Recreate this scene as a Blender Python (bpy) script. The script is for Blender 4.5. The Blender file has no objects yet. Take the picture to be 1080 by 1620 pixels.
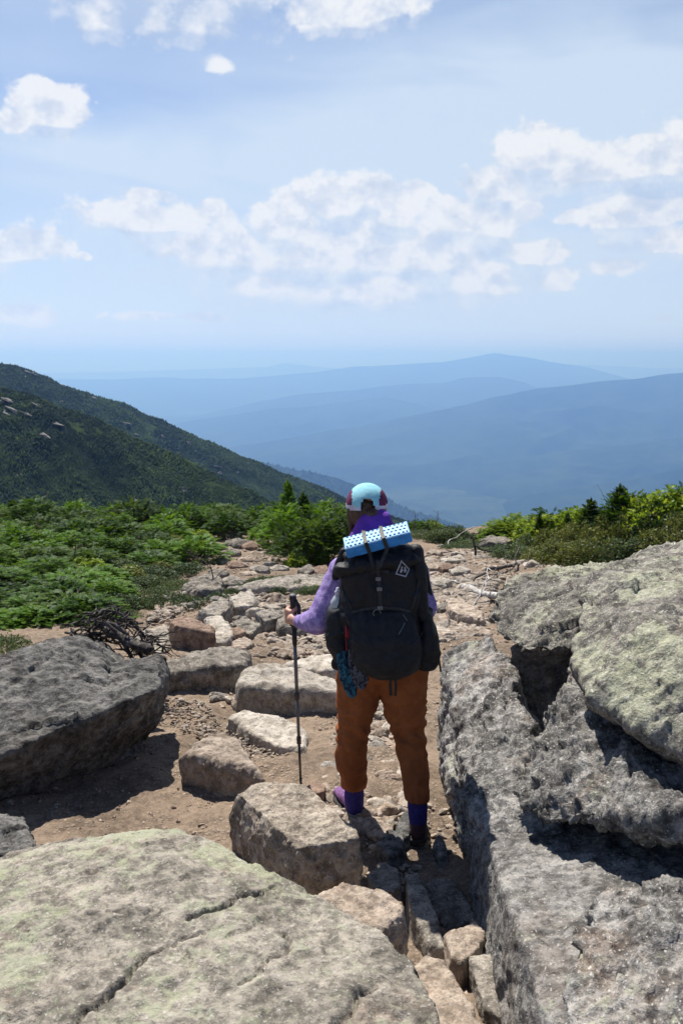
import bpy, bmesh, math, random
import numpy as np
from mathutils import Vector, Matrix, noise as mn
R=math.radians; PI=math.pi
S=bpy.context.scene; COL=S.collection
random.seed(7); rng=np.random.default_rng(11)
# ---------- camera frame: camera at the origin, metres, +Y is down the trail ----------
PITCH=R(9.93); F=1400.0; CX,CY=540.0,810.0
cp,sp=math.cos(PITCH),math.sin(PITCH)
def ray(u,v):
    a=(u-CX)/F; b=-(v-CY)/F
    return np.array([a,cp+b*sp,-sp+b*cp])
def PY(u,v,Y): r=ray(u,v); return r*(Y/r[1])
def PZ(u,v,Z): r=ray(u,v); return r*(Z/r[2])
# ---------- numpy noise ----------
def _h(ix,iy,iz,s):
    n=(ix.astype(np.int64)*374761393+iy.astype(np.int64)*668265263+iz.astype(np.int64)*2147483647+s*1274126177)&0xffffffff
    n=((n^(n>>13))*1274126177)&0xffffffff
    n=((n^(n>>16))*2246822519)&0xffffffff
    n=n^(n>>15)
    return (n&0xffff)/32767.5-1.0
def vn(p,s=0):
    i=np.floor(p).astype(np.int64); f=p-i; f=f*f*f*(f*(f*6-15)+10)
    x,y,z=i[:,0],i[:,1],i[:,2]; fx,fy,fz=f[:,0],f[:,1],f[:,2]
    c=lambda a,b,d:_h(x+a,y+b,z+d,s)
    l=lambda a,b,t:a+(b-a)*t
    return l(l(l(c(0,0,0),c(1,0,0),fx),l(c(0,1,0),c(1,1,0),fx),fy),l(l(c(0,0,1),c(1,0,1),fx),l(c(0,1,1),c(1,1,1),fx),fy),fz)
def fbm(p,o=4,s=0,g=.5):
    p=np.asarray(p,float); r=0;a=1;t=0
    M=np.array([[.8,.6,0],[-.6*.8,.8*.8,.6],[.36,-.48,.8]])
    for k in range(o):
        r=r+a*vn(p,s+k*17); t+=a; a*=g; p=p@M.T*2.03+3.7
    return r/t
def ridged(p,o=4,s=0,g=.5):
    p=np.asarray(p,float); r=0;a=1;t=0
    M=np.array([[.8,.6,0],[-.48,.64,.6],[.36,-.48,.8]])
    for k in range(o):
        r=r+a*(1-2*np.abs(vn(p,s+k*13))); t+=a; a*=g; p=p@M.T*2.03+1.3
    return r/t
def sstep(a,b,x):
    t=np.clip((x-a)/(b-a),0,1); return t*t*(3-2*t)
# ---------- mesh helpers ----------
def mesh_from(V,Fc,name='m'):
    V=np.asarray(V,np.float32); me=bpy.data.meshes.new(name)
    if isinstance(Fc,np.ndarray):
        k=Fc.shape[1]; n=len(Fc)
        me.vertices.add(len(V)); me.vertices.foreach_set('co',V.ravel())
        me.loops.add(n*k); me.loops.foreach_set('vertex_index',Fc.astype(np.int32).ravel())
        me.polygons.add(n); me.polygons.foreach_set('loop_start',np.arange(0,n*k,k,dtype=np.int32))
        me.update(calc_edges=True); me.validate()
    else:
        me.from_pydata([tuple(map(float,v)) for v in V],[],Fc); me.update()
    return me
def smooth(me,on=True):
    me.polygons.foreach_set('use_smooth',[on]*len(me.polygons)); me.update()
def put(name,me,mat,parent=None,label=None,cat=None,group=None,kind=None,origin=True,loc=None):
    """link mesh as one object; top-level objects get their origin at their base"""
    if mat is not None and len(me.materials)==0:
        for m in (mat if isinstance(mat,(list,tuple)) else [mat]): me.materials.append(m)
    o=bpy.data.objects.new(name,me); COL.objects.link(o)
    if loc is not None: o.location=loc
    elif parent is None and origin and kind!='structure':
        n=len(me.vertices); a=np.empty(n*3,np.float32); me.vertices.foreach_get('co',a); a=a.reshape(-1,3)
        c=np.array([(a[:,0].min()+a[:,0].max())/2,(a[:,1].min()+a[:,1].max())/2,a[:,2].min()],np.float32)
        me.vertices.foreach_set('co',(a-c).ravel()); me.update(); o.location=c.tolist()
    if parent is not None: o.parent=parent; o.matrix_parent_inverse=parent.matrix_world.inverted() if False else Matrix.Translation(-Vector(parent.location))
    if label: o['label']=label
    if cat: o['category']=cat
    if group: o['group']=group
    if kind: o['kind']=kind
    return o
def empty(name,loc,label,cat,group=None):
    o=bpy.data.objects.new(name,None); COL.objects.link(o); o.location=loc; o.empty_display_size=.1
    o['label']=label; o['category']=cat
    if group: o['group']=group
    return o
def grid_faces(nx,ny):
    i=np.arange(nx-1)[:,None]*ny+np.arange(ny-1)[None,:]
    i=i.ravel(); return np.stack([i,i+ny,i+ny+1,i+1],1)
def hullmesh(pts):
    bm=bmesh.new()
    for p in pts: bm.verts.new([float(c) for c in p])
    r=bmesh.ops.convex_hull(bm,input=bm.verts)
    bmesh.ops.delete(bm,geom=[e for e in r['geom_interior'] if isinstance(e,bmesh.types.BMVert)],context='VERTS')
    bmesh.ops.recalc_face_normals(bm,faces=bm.faces)
    return bm
def join_bm(bms):
    out=bmesh.new()
    for b in bms:
        me=bpy.data.meshes.new('t'); b.to_mesh(me); out.from_mesh(me); bpy.data.meshes.remove(me); b.free()
    return out
def remesh(me_or_bm,vox):
    if isinstance(me_or_bm,bmesh.types.BMesh):
        me=bpy.data.meshes.new('t'); me_or_bm.to_mesh(me); me_or_bm.free()
    else: me=me_or_bm
    o=bpy.data.objects.new('t',me); COL.objects.link(o)
    m=o.modifiers.new('r','REMESH'); m.mode='VOXEL'; m.voxel_size=vox
    dg=bpy.context.evaluated_depsgraph_get(); dg.update()
    out=bpy.data.meshes.new_from_object(o.evaluated_get(dg)); bpy.data.objects.remove(o); bpy.data.meshes.remove(me)
    return out
def getv(me):
    a=np.empty(len(me.vertices)*3,np.float32); me.vertices.foreach_get('co',a); return a.reshape(-1,3).astype(float)
def setv(me,a): me.vertices.foreach_set('co',a.astype(np.float32).ravel()); me.update()
def getn(me):
    a=np.empty(len(me.vertices)*3,np.float32); me.vertex_normals.foreach_get('vector',a); return a.reshape(-1,3).astype(float)
def lap(me,V,it,lam=.6):
    e=np.empty(len(me.edges)*2,np.int32); me.edges.foreach_get('vertices',e); e=e.reshape(-1,2); n=len(V)
    deg=np.bincount(e.ravel(),minlength=n)[:,None].clip(1)
    for _ in range(it):
        s=np.stack([np.bincount(e[:,0],V[e[:,1],k],n)+np.bincount(e[:,1],V[e[:,0],k],n) for k in range(3)],1)
        V=V+lam*(s/deg-V)
    return V
# ---------- node helpers ----------
class NT:
    def __init__(s,tree): s.t=tree; s.n=tree.nodes; s.l=tree.links
    def node(s,typ,ins=None,**kw):
        n=s.n.new(typ)
        for k,v in kw.items(): setattr(n,k,v)
        for k,v in (ins or {}).items(): s.set(n.inputs[k],v)
        return n
    def set(s,sock,v):
        if isinstance(v,X): v=v.s
        if isinstance(v,bpy.types.NodeSocket): s.l.new(v,sock)
        else:
            try: sock.default_value=v
            except Exception: sock.default_value=tuple(v)+(1,) if len(v)==3 else v
    def m(s,op,*a,clamp=False):
        n=s.n.new('ShaderNodeMath'); n.operation=op; n.use_clamp=clamp
        for i,v in enumerate(a): s.set(n.inputs[i],v)
        return X(s,n.outputs[0])
    def mix(s,f,a,b,blend='MIX'):
        n=s.n.new('ShaderNodeMix'); n.data_type='RGBA'; n.blend_type=blend; n.clamp_factor=True
        s.set(n.inputs[0],f); s.set(n.inputs[6],a); s.set(n.inputs[7],b); return n.outputs[2]
    def noise(s,vec,scale,det=4,rough=.5,dist=0,typ='FBM',out=0):
        n=s.node('ShaderNodeTexNoise',{'Scale':scale,'Detail':det,'Roughness':rough,'Distortion':dist}); s.l.new(vec.s if isinstance(vec,X) else vec,n.inputs['Vector'])
        return X(s,n.outputs[out])
    def step(s,x,a,b):
        n=s.node('ShaderNodeMapRange',interpolation_type='SMOOTHSTEP'); s.set(n.inputs['Value'],x)
        n.inputs['From Min'].default_value=a; n.inputs['From Max'].default_value=b
        return X(s,n.outputs[0])
class X:
    def __init__(s,t,k): s.t=t; s.s=k
    def __add__(s,o): return s.t.m('ADD',s,o)
    __radd__=__add__
    def __mul__(s,o): return s.t.m('MULTIPLY',s,o)
    __rmul__=__mul__
    def __sub__(s,o): return s.t.m('SUBTRACT',s,o)
    def __rsub__(s,o): return s.t.m('SUBTRACT',o,s)
    def __truediv__(s,o): return s.t.m('DIVIDE',s,o)
def newmat(name):
    m=bpy.data.materials.new(name); m.use_nodes=True; nt=NT(m.node_tree); b=nt.n['Principled BSDF']; b.inputs['Roughness'].default_value=.9
    b.inputs['Specular IOR Level'].default_value=.25
    return m,nt,b
# ---------- camera, world, sun, haze ----------
cam=bpy.data.cameras.new('camera'); co=bpy.data.objects.new('camera',cam); COL.objects.link(co); S.camera=co
cam.sensor_fit='VERTICAL'; cam.sensor_height=36; cam.sensor_width=24; cam.lens=36*F/1620
cam.clip_start=.05; cam.clip_end=150000
co.rotation_euler=(PI/2-PITCH,0,0)
cam.dof.use_dof=True; cam.dof.focus_distance=6.5; cam.dof.aperture_fstop=8.0
S.view_settings.view_transform='Standard'; S.view_settings.look='None'; S.view_settings.gamma=1; S.view_settings.exposure=.6
S.cycles.use_denoising=True
S.cycles.max_bounces=6; S.cycles.diffuse_bounces=3; S.cycles.glossy_bounces=2; S.cycles.transmission_bounces=3; S.cycles.transparent_max_bounces=6; S.cycles.volume_bounces=0
S.cycles.sample_clamp_indirect=6
S.render.film_transparent=False
SUN_EL,SUN_AZ=R(57),R(-22)      # azimuth measured from +Y towards +X
sund=Vector((math.sin(SUN_AZ)*math.cos(SUN_EL),math.cos(SUN_AZ)*math.cos(SUN_EL),math.sin(SUN_EL)))
sl=bpy.data.lights.new('sun','SUN'); sl.energy=5.0; sl.angle=R(.53); sl.color=(1,.955,.89)
so=bpy.data.objects.new('sun',sl); COL.objects.link(so); so.rotation_euler=sund.to_track_quat('Z','Y').to_euler(); so.location=(0,0,50)
W=bpy.data.worlds.new('World'); S.world=W; W.use_nodes=True
def build_world():
    nt=NT(W.node_tree); bg=nt.n['Background']; bg.inputs['Strength'].default_value=.085
    sky=nt.node('ShaderNodeTexSky',sky_type='NISHITA',sun_disc=False,sun_elevation=SUN_EL,sun_rotation=SUN_AZ,altitude=1400,air_density=.75,dust_density=.6,ozone_density=1.5)
    tc=nt.node('ShaderNodeTexCoord'); sep=nt.node('ShaderNodeSeparateXYZ',{'Vector':tc.outputs['Generated']})
    x,y,z=[X(nt,sep.outputs[i]) for i in range(3)]
    az=nt.m('ARCTAN2',x,y); hyp=nt.m('SQRT',x*x+y*y); el=nt.m('ARCTAN2',z,hyp)
    def azel(u,v):
        r=ray(u,v); return math.atan2(r[0],r[1]),math.atan2(r[2],math.hypot(r[0],r[1]))
    # (u,v,ru,rv,strength)
    CU=[(240,345,120,42,.85),(290,395,80,36,.8),(350,400,80,52,1),(450,352,72,46,1),(540,318,58,40,1),(625,330,75,52,1),(705,345,85,50,1),(530,405,170,70,1.1),(680,405,130,68,1),
        (770,350,80,45,1),(790,290,110,36,.8),(848,238,64,50,1),(920,265,85,40,1),(1040,258,100,42,1),(1130,240,100,60,1),(1010,335,105,42,1),(1060,380,110,34,1),(1150,330,80,60,1),
        (850,395,90,28,.8),(880,440,50,24,.8),(975,425,85,22,.7),(560,460,190,30,1),(430,455,100,24,.8),(36,388,66,32,1.1),(124,410,15,9,.75),(-60,380,70,40,1),
        (80,168,58,44,.9),(20,190,50,20,.6),(160,18,80,50,.9),(290,20,110,62,1.2),(545,20,100,50,1),(620,0,90,26,.9),(345,100,42,30,.5),(240,-30,300,60,1),
        (40,490,75,24,.8),(240,500,70,11,.7),(325,500,58,13,.75),(165,495,18,9,.6),(750,445,75,40,.9),(470,310,40,24,.9),(590,295,50,28,1),(660,300,50,26,.9),(240,310,60,24,.7),(830,330,60,30,.8),(620,455,120,34,.9),(330,340,50,34,.7),(905,345,28,20,.8),(1050,500,60,12,.5),(180,-120,260,90,1),(700,-160,220,60,.9),(1000,-220,260,70,.7)]
    # wind-warped sky coordinates so that outlines break up like real cumulus
    comb=nt.node('ShaderNodeCombineXYZ',{0:az,1:el*1.25,2:0.0})
    w1=nt.noise(comb.outputs[0],9,3,.55,out=1); sw=nt.node('ShaderNodeSeparateXYZ',{0:w1.s})
    az2=az+(X(nt,sw.outputs[0])-.5)*.04; el2=el+(X(nt,sw.outputs[1])-.5)*.028
    def field(az,el):
        d=None
        for (u,v,ru,rv,st) in CU:
            a,e=azel(u,v); a2,_=azel(u+ru,v); _,e2=azel(u,v-rv); ra=abs(a2-a)*1.12; re=abs(e2-e)*1.12
            p=(az-a)*(1/ra); q=(el-e)*(1/re)
            t=(nt.m('DIVIDE',2.0,(p*p+q*q)+1.0)-1.0)*1.1+(st-1)*.8
            d=t if d is None else nt.m('SMOOTH_MAX',d,t,.25)
        return d
    base=field(az2,el2)
    def puff(daz,de):
        c=nt.node('ShaderNodeCombineXYZ',{0:az+daz,1:(el+de)*1.3,2:.37})
        n=nt.noise(c.outputs[0],15,10,.6,.1)
        v=nt.node('ShaderNodeTexVoronoi',{'Vector':c.outputs[0],'Scale':30.0,'Detail':3.0,'Roughness':.65},feature='SMOOTH_F1')
        return (n-.5)*2.3+(.45-X(nt,v.outputs['Distance']))*.75
    p0=puff(0,0); p1=puff(-.006,.017)
    dens=base+p0*.85+.14
    mask=nt.step(dens,-.20,.22)
    edge=nt.step(p0-p1,-.55,.55)       # sunward minus shadow side of every puff
    body=nt.step(base+p0*.45,.35,1.25)      # thick middle of a cloud turns grey-blue underneath
    def gb(u,v,ru,rv,s):
        a,e=azel(u,v); a2,_=azel(u+ru,v); _,e2=azel(u,v-rv)
        p=(az-a)*(1/abs(a2-a)); q=(el-e)*(1/abs(e2-e)); return nt.m('EXPONENT',(p*p+q*q)*-1.0)*s
    low_=nt.step(field(az2,el2+.026)-base,-.02,.40)
    shn=nt.noise(comb.outputs[0],17,4,.5)
    lit=edge*.85+(shn-.5)*.9+.42-body*.12-low_*.42-gb(300,0,150,60,.7)
    lit=nt.m('MAXIMUM',nt.m('MINIMUM',lit,1.0),0.0)
    ccol=nt.mix(lit,(3.7,4.5,5.9,1),(6.9,7.0,7.1,1))
    # high thin veil
    cv=nt.node('ShaderNodeCombineXYZ',{0:az*1.0+el*.8,1:el*3.6,2:1.7})
    vn_=nt.noise(cv.outputs[0],4.5,5,.5,.6)
    front=nt.step(y,.3,.78)
    veil=gb(540,390,360,120,.5)+gb(880,150,420,130,.75)+gb(350,260,520,60,.6)+gb(520,430,700,110,.42)+gb(1000,420,300,60,.15)
    veil=nt.m('MINIMUM',(veil+.36)*(vn_*1.7+.15),.92)
    low=nt.m('EXPONENT',nt.m('MAXIMUM',el,0)*-14.0)*.95
    skyc=nt.mix(1.0,sky.outputs[0],(1.0,.98,1.0,1),'MULTIPLY')
    c=nt.mix(veil*front,skyc,(5.0,5.9,6.9,1))
    c=nt.mix(low,c,(5.0,5.8,6.6,1))
    fade=1-low*.5
    c=nt.mix(mask*front*fade*(.96-low_*.45),c,ccol)
    nt.l.new(c,bg.inputs['Color'])
    W.cycles.sampling_method='MANUAL'; W.cycles.sample_map_resolution=512
build_world()
# air
def box(name,lo,hi):
    bm=bmesh.new(); bmesh.ops.create_cube(bm,size=1)
    for v in bm.verts: v.co=Vector([lo[i] if v.co[i]<0 else hi[i] for i in range(3)])
    me=bpy.data.meshes.new(name); bm.to_mesh(me); bm.free(); return me
hm=bpy.data.materials.new('haze_air'); hm.use_nodes=True; nt=NT(hm.node_tree); nt.n.remove(nt.n['Principled BSDF'])
pv=nt.node('ShaderNodeVolumePrincipled',{'Color':(.21,.43,.98,1),'Density':1.75e-4,'Anisotropy':.36,'Absorption Color':(.5,.48,.4,1)}); nt.l.new(pv.outputs[0],nt.n['Material Output'].inputs['Volume'])
put('haze',box('haze',(-52000,-4000,-1121),(52000,66000,215)),hm,kind='stuff',label='pale blue summer haze filling the valley air',cat='haze',origin=False)
# ---------- distant land ----------
def forest_mat(name,c1,c2,sc,rock=0,rc=(.2,.19,.18)):
    m,nt,b=newmat(name); g=nt.node('ShaderNodeNewGeometry').outputs['Position']
    n=nt.noise(g,sc,6,.6); n2=nt.noise(g,sc*9,3,.6)
    col=nt.mix(nt.step(n*.6+n2*.4,.38,.62),c1,c2)
    if rock:
        r=nt.step(nt.noise(g,sc*2.2,5,.65),.72-rock*.1,.76-rock*.1); col=nt.mix(r,col,rc)
    nt.l.new(col,b.inputs['Base Color']); b.inputs['Roughness'].default_value=1; b.inputs['Specular IOR Level'].default_value=.05
    return m
def ridge(name,D,pts,W_,base,seed,mat,wob=.10,n=260,m=44,back=.6,p=1.15,freq=3.0):
    us=np.linspace(pts[0][0],pts[-1][0],n); vs=np.interp(us,[q[0] for q in pts],[q[1] for q in pts])
    jit=fbm(np.stack([us*.012,us*0+seed,us*0],1),5,seed)*5*(12000/D)**.3
    crest=np.array([PY(u,v,D) for u,v in zip(us,vs+jit*.6)])
    s=np.concatenate([np.linspace(-1,0,m),np.linspace(0,1,m//2)[1:]*1.0]); 
    Xg=np.repeat(crest[:,0][:,None],len(s),1); Hc=crest[:,2][:,None]-base
    Yg=D+np.where(s<0,s*W_,s*W_*back)[None,:]+0*Xg
    prof=(1-np.abs(s))**p
    P=np.stack([(Xg/W_*freq).ravel(),(Yg/W_*freq*.8).ravel(),np.full(Xg.size,seed*1.1)],1)
    rr=ridged(P,5,seed).reshape(Xg.shape)
    Z=base+Hc*prof[None,:]+rr*wob*Hc*(np.abs(s)*(1.2-np.abs(s))*3)[None,:]
    V=np.stack([Xg.ravel(),Yg.ravel(),Z.ravel()],1)
    me=mesh_from(V,grid_faces(n,len(s))); smooth(me); return put(name,me,mat,kind='structure')
FM=forest_mat('far_forest',(.008,.018,.01,1),(.03,.05,.022,1),.0009)
B=-930
ridge('mountain',27000,[(-700,590),(-200,592),(200,588),(420,580),(450,574),(500,581),(640,590),(860,583),(920,576),(1000,581),(1080,584),(1300,590),(1700,595)],3500,B,1,FM)
ridge('mountain',17000,[(-500,600),(100,600),(380,597),(500,589),(560,580),(620,577),(700,573),(730,568),(785,558),(830,563),(870,572),(930,582),(1000,600),(1100,625),(1500,640)],2800,B,2,FM,.14)
ridge('mountain',12500,[(-300,680),(300,660),(420,632),(480,623),(560,618),(640,608),(700,606),(735,598),(790,598),(830,606),(880,625),(1000,660),(1400,700)],1800,B,3,FM,.14)
ridge('mountain',10500,[(-300,690),(200,680),(330,662),(420,650),(500,640),(560,634),(610,628),(660,640),(750,668),(900,720),(1100,760)],1700,B,8,FM,.14)
ridge('mountain',8200,[(100,790),(300,720),(480,690),(600,668),(700,648),(780,628),(850,613),(905,610),(960,604),(1010,600),(1080,590),(1200,570),(1500,545)],2200,B,4,FM,.22,freq=3.5)
ridge('mountain',6300,[(500,800),(640,770),(760,738),(830,722),(900,712),(1000,704),(1080,690),(1300,670),(1600,650)],1300,B,5,FM,.2)
ridge('mountain',5200,[(640,850),(760,812),(830,785),(900,770),(1000,758),(1080,740),(1250,700),(1600,680)],900,B,15,FM,.2)
# valley floor reaching the horizon
def valley():
    ys=np.concatenate([np.linspace(1500,14000,160),np.geomspace(14100,64000,60)]); xs=np.sinh(np.linspace(-4,4,220))/math.sinh(4)*50000
    Xg,Yg=np.meshgrid(xs,ys,indexing='ij'); P=np.stack([Xg.ravel()/1500,Yg.ravel()/1500,Xg.ravel()*0],1)
    Z=-905+ridged(P,5,3)*55
    me=mesh_from(np.stack([Xg.ravel(),Yg.ravel(),Z],1),grid_faces(len(xs),len(ys))); smooth(me); put('valley_floor',me,forest_mat('valley_forest',(.008,.02,.012,1),(.048,.07,.036,1),.0022),kind='structure')
valley()
# near slopes on the left, covered in dwarf conifers
HM=forest_mat('hillside_scrub',(.010,.020,.006,1),(.032,.052,.014,1),.05,rock=.75)
HT,ntt,bb=newmat('hillside_conifer'); pos=ntt.node('ShaderNodeNewGeometry').outputs['Position']
ntt.l.new(ntt.mix(ntt.step(ntt.noise(pos,.03,4,.6)*.6+ntt.noise(pos,.5,1,.5)*.4,.4,.62),(.010,.024,.006,1),(.065,.105,.020,1)),bb.inputs['Base Color']); bb.inputs['Roughness'].default_value=1
def hill(name,D,pts,depth,slope,seed,nt_,th,n=340,m=110,skew=0.0,label=''):
    us=np.linspace(pts[0][0],pts[-1][0],n); vs=np.interp(us,[q[0] for q in pts],[q[1] for q in pts])
    k=depth/150
    vs=vs+fbm(np.stack([us*.02,us*0,us*0+seed],1),5,seed)*6
    Dl=D-skew*(us-200)          # crest line runs diagonally away
    crest=np.array([PY(u,v,d) for u,v,d in zip(us,vs,Dl)])
    s=np.concatenate([-depth*np.linspace(1,0,m)**1.15,np.linspace(2,depth*.5,16)])
    sg=np.repeat(s[None,:],n,0); X0=crest[:,0][:,None]*(1+sg*0)+0; Yg=crest[:,1][:,None]+sg
    P=np.stack([X0.ravel()/(55*k)+sg.ravel()/(70*k),Yg.ravel()/(55*k)*.3,X0.ravel()*0+seed],1)
    r1=ridged(P,3,seed).reshape(sg.shape); r2=fbm(np.stack([X0.ravel()/9/k,Yg.ravel()/9/k,X0.ravel()*0],1),4,seed+5).reshape(sg.shape)
    fall=np.where(sg<0,sg*slope,-sg*.4); t=np.clip(-sg/(18*k),0,1)
    Z=crest[:,2][:,None]+fall+r1*9*k*t+r2*2.0*k*(.15+t)
    V=np.stack([X0.ravel(),Yg.ravel(),Z.ravel()],1)
    me=mesh_from(V,grid_faces(n,len(s))); smooth(me); put(name,me,HM,kind='structure')
    # conifers as one mass: thousands, nobody could count them
    r=np.random.default_rng(seed); fi=r.random(nt_)*(n-1); fj=r.random(nt_)**.8*(len(s)-17)
    i=fi.astype(int);j=fj.astype(int); a=(fi-i)[:,None]; b=(fj-j)[:,None]; G=V.reshape(n,len(s),3)
    base=G[i,j]*(1-a)*(1-b)+G[i+1,j]*a*(1-b)+G[i,j+1]*(1-a)*b+G[i+1,j+1]*a*b
    gap=fbm(base/np.array([14,14,14])/k,3,seed+9); keep=gap<.45; base=base[keep]; q=len(base)
    h=th*(.55+r.random(q)*.9)*(1+.5*fbm(base/25/k,2,3)); w=h*(.3+.2*r.random(q)); K=5; ph=r.random(q)*6.28
    ang=ph[:,None]+np.arange(K)[None,:]*(2*PI/K)
    ring=np.stack([np.cos(ang)*w[:,None],np.sin(ang)*w[:,None],np.zeros((q,K))],2)*(1+.35*(r.random((q,K,1))-.5))+base[:,None,:]; ring[:,:,2]+=.12*h[:,None]
    r2_=ring.copy(); r2_[:,:,:2]=base[:,None,:2]+(ring[:,:,:2]-base[:,None,:2])*.55; r2_[:,:,2]=base[:,2:3]+h[:,None]*.55
    tip=base.copy(); tip[:,2]+=h; tip[:,:2]+=(r.random((q,2))-.5)*.2*w[:,None]
    allv=np.concatenate([ring,r2_,tip[:,None,:]],1).reshape(-1,3); o=np.arange(q)[:,None]*(2*K+1); F_=[]
    for c in range(K):
        d=(c+1)%K; F_.append(np.concatenate([o+c,o+d,o+K+d],1)); F_.append(np.concatenate([o+c,o+K+d,o+K+c],1)); F_.append(np.concatenate([o+K+c,o+K+d,o+2*K],1))
    me=mesh_from(allv,np.concatenate(F_)); put('conifer_scrub',me,HT,kind='stuff',label=label,cat='forest',origin=False)
hill('hillside',270,[(-460,470),(-300,500),(-120,562),(-40,598),(0,614),(40,622),(90,640),(150,662),(200,684),(250,706),(300,732),(350,757),(400,778),(440,800),(500,838),(560,880)],78,.62,21,62000,.52,label='dark green dwarf forest covering the nearer slope on the left')
hill('hillside',580,[(-460,400),(-300,455),(-140,520),(-40,564),(0,574),(25,578),(45,582),(75,594),(100,606),(150,625),(200,642),(260,668),(320,694),(400,727),(470,757),(530,780),(580,800),(640,822),(740,850),(860,890)],162,.5,33,62000,.85,label='blue-green conifer scrub on the farther slope on the left')
hill('hillside',3600,[(150,660),(330,708),(410,730),(450,738),(500,748),(560,768),(620,790),(700,826),(740,838),(820,868),(900,900)],1000,.45,44,9000,8,label='hazy forest on the far spur behind the left slopes')

def outcrops():
    mt=rockmat('outcrop_rock',(.10,.095,.085),(.34,.32,.29),la=.2,speck=.3,bump=.3,scale=3.0); r=random.Random(12); ms=[]
    for k in range(6):
        g=np.random.default_rng(700+k); pts=g.normal(size=(18,3))*np.array([1,.8,.5]); me=remesh(hullmesh(pts),.13); V=getv(me); setv(me,V+getn(me)*(ridged(V*1.4,3,k)*.16)[:,None]); me.materials.append(mt); ms.append(me)
    hills=[o for o in COL.objects if o.name.startswith('hillside')]
    for (u,v,hi,s) in [(18,652,0,1.6),(8,636,0,1.0),(46,655,0,.9),(75,690,0,1.1),(95,672,0,.7),(60,640,0,.7),(200,672,1,1.9),(212,688,1,1.5),(300,700,1,1.4),(315,715,1,1.2),(345,738,1,1.3),(352,748,1,1.1),(100,610,1,1.2),(50,590,1,1.2),(140,632,1,1.0),(255,690,1,1.1)]:
        h=hills[hi]; d=Vector(ray(u,v)).normalized(); hit=h.ray_cast(Vector((0,0,0)),d)
        if not hit[0]: continue
        for j in range(3):
            o=bpy.data.objects.new('outcrop',r.choice(ms)); p=hit[1]; o.location=(p.x+r.uniform(-1.6,1.6)*s,p.y+r.uniform(-1,1)*s,p.z-.1*s+r.uniform(-.6,.6)*s); q_=s*r.uniform(.35,.9); o.scale=(q_*1.5,q_,q_*.6); o.rotation_euler=(0,r.uniform(.2,.6),r.uniform(-.5,.5)); COL.objects.link(o)
            o['label']='grey rock outcrop breaking through the scrub of the '+('nearer' if hi==0 else 'farther')+' left slope'; o['category']='outcrop'; o['group']='outcrops on the '+('nearer' if hi==0 else 'farther')+' left slope'
# ---------- the ridge-top ground ----------
def gz(x,y):
    x=np.asarray(x,float); y=np.asarray(y,float)
    z=np.where(y>4,-2.19-.1*(y-4),-2.19+.05*(4-np.maximum(y,0)))
    z=z-np.where(y>17,.018*np.minimum(y-17,14)**2+np.maximum(y-31,0)*.5,0)
    z=z+.06*sstep(1.5,5,np.abs(x))*sstep(4,8,y)*np.minimum(np.abs(x)-1.5,6)*np.where(x<0,.35,1.7)
    return np.maximum(z,-925)
def gpt(u,v):
    """ground point under a pixel of the reference frame"""
    r=ray(u,v); lo,hi=.5,60
    for t in np.arange(1.0,70,.25):
        p=r*t
        if p[2]<gz(p[0],p[1]): lo,hi=t-.25,t; break
    for _ in range(20):
        t=(lo+hi)/2; p=r*t
        if p[2]<gz(p[0],p[1]): hi=t
        else: lo=t
    return r*t
def rockmat(name,dark,light,lich=(.30,.33,.17),la=.5,speck=.5,warm=0.0,bump=1.0,rough=.92,scale=1.0,wcol=(.34,.2,.12)):
    m,nt,b=newmat(name); P=nt.node('ShaderNodeTexCoord').outputs['Object']
    geo=nt.node('ShaderNodeNewGeometry'); oi=nt.node('ShaderNodeObjectInfo')
    n1=nt.noise(P,3.1*scale,10,.68); n2=nt.noise(P,14*scale,8,.7,.4); n3=nt.noise(P,95*scale,3,.6); n4=nt.noise(P,33*scale,4,.75)
    col=nt.mix(nt.step(n1*.45+n2*.55,.36,.64),dark,light)
    col=nt.mix(nt.step(n4*.6+n2*.4,.53,.43)*.5,col,tuple(c*.45 for c in dark))
    if warm: col=nt.mix(nt.step(nt.noise(P,2.3*scale,7,.7),.5,.68)*warm,col,wcol)
    up=nt.node('ShaderNodeSeparateXYZ',{0:geo.outputs['Normal']}); upz=nt.step(X(nt,up.outputs[2]),-.1,.75)
    if la>0:
        lm=nt.step(nt.noise(P,2.0*scale,9,.72)*.62+nt.noise(P,21*scale,5,.7)*.38,.60-.16*la,.66-.12*la)
        col=nt.mix(lm*upz*.85,col,nt.mix(nt.noise(P,9*scale,3,.6),lich,tuple(c*1.25 for c in (.31,.31,.26))))
    # pale and dark crystals
    col=nt.mix(nt.step(n3,.60,.68)*speck,col,(.60,.58,.54)); col=nt.mix(nt.step(n3,.40,.33)*speck,col,(.05,.045,.04))
    v=nt.node('ShaderNodeTexVoronoi',{'Vector':P,'Scale':28*scale,'Randomness':1.0}); col=nt.mix(nt.step(X(nt,v.outputs['Distance']),.16,.08)*nt.step(n1,.46,.56)*.55*speck,col,(.45,.46,.40))
    hv=nt.node('ShaderNodeHueSaturation',{'Hue':.5,'Value':X(nt,oi.outputs['Random'])*.35+.82,'Color':col})
    nt.l.new(hv.outputs[0],b.inputs['Base Color']); b.inputs['Roughness'].default_value=rough; b.inputs['Specular IOR Level'].default_value=.14
    h=n2*.35+n4*.3+n3*.07+nt.noise(P,7*scale,6,.6)*.5
    bp=nt.node('ShaderNodeBump',{'Height':h,'Strength':.9,'Distance':.035*bump}); nt.l.new(bp.outputs[0],b.inputs['Normal'])
    return m
M_green=rockmat('lichen_granite',(.13,.118,.098),(.40,.36,.30),lich=(.26,.28,.14),la=.8,speck=.5,warm=.35,wcol=(.33,.235,.175))
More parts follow.
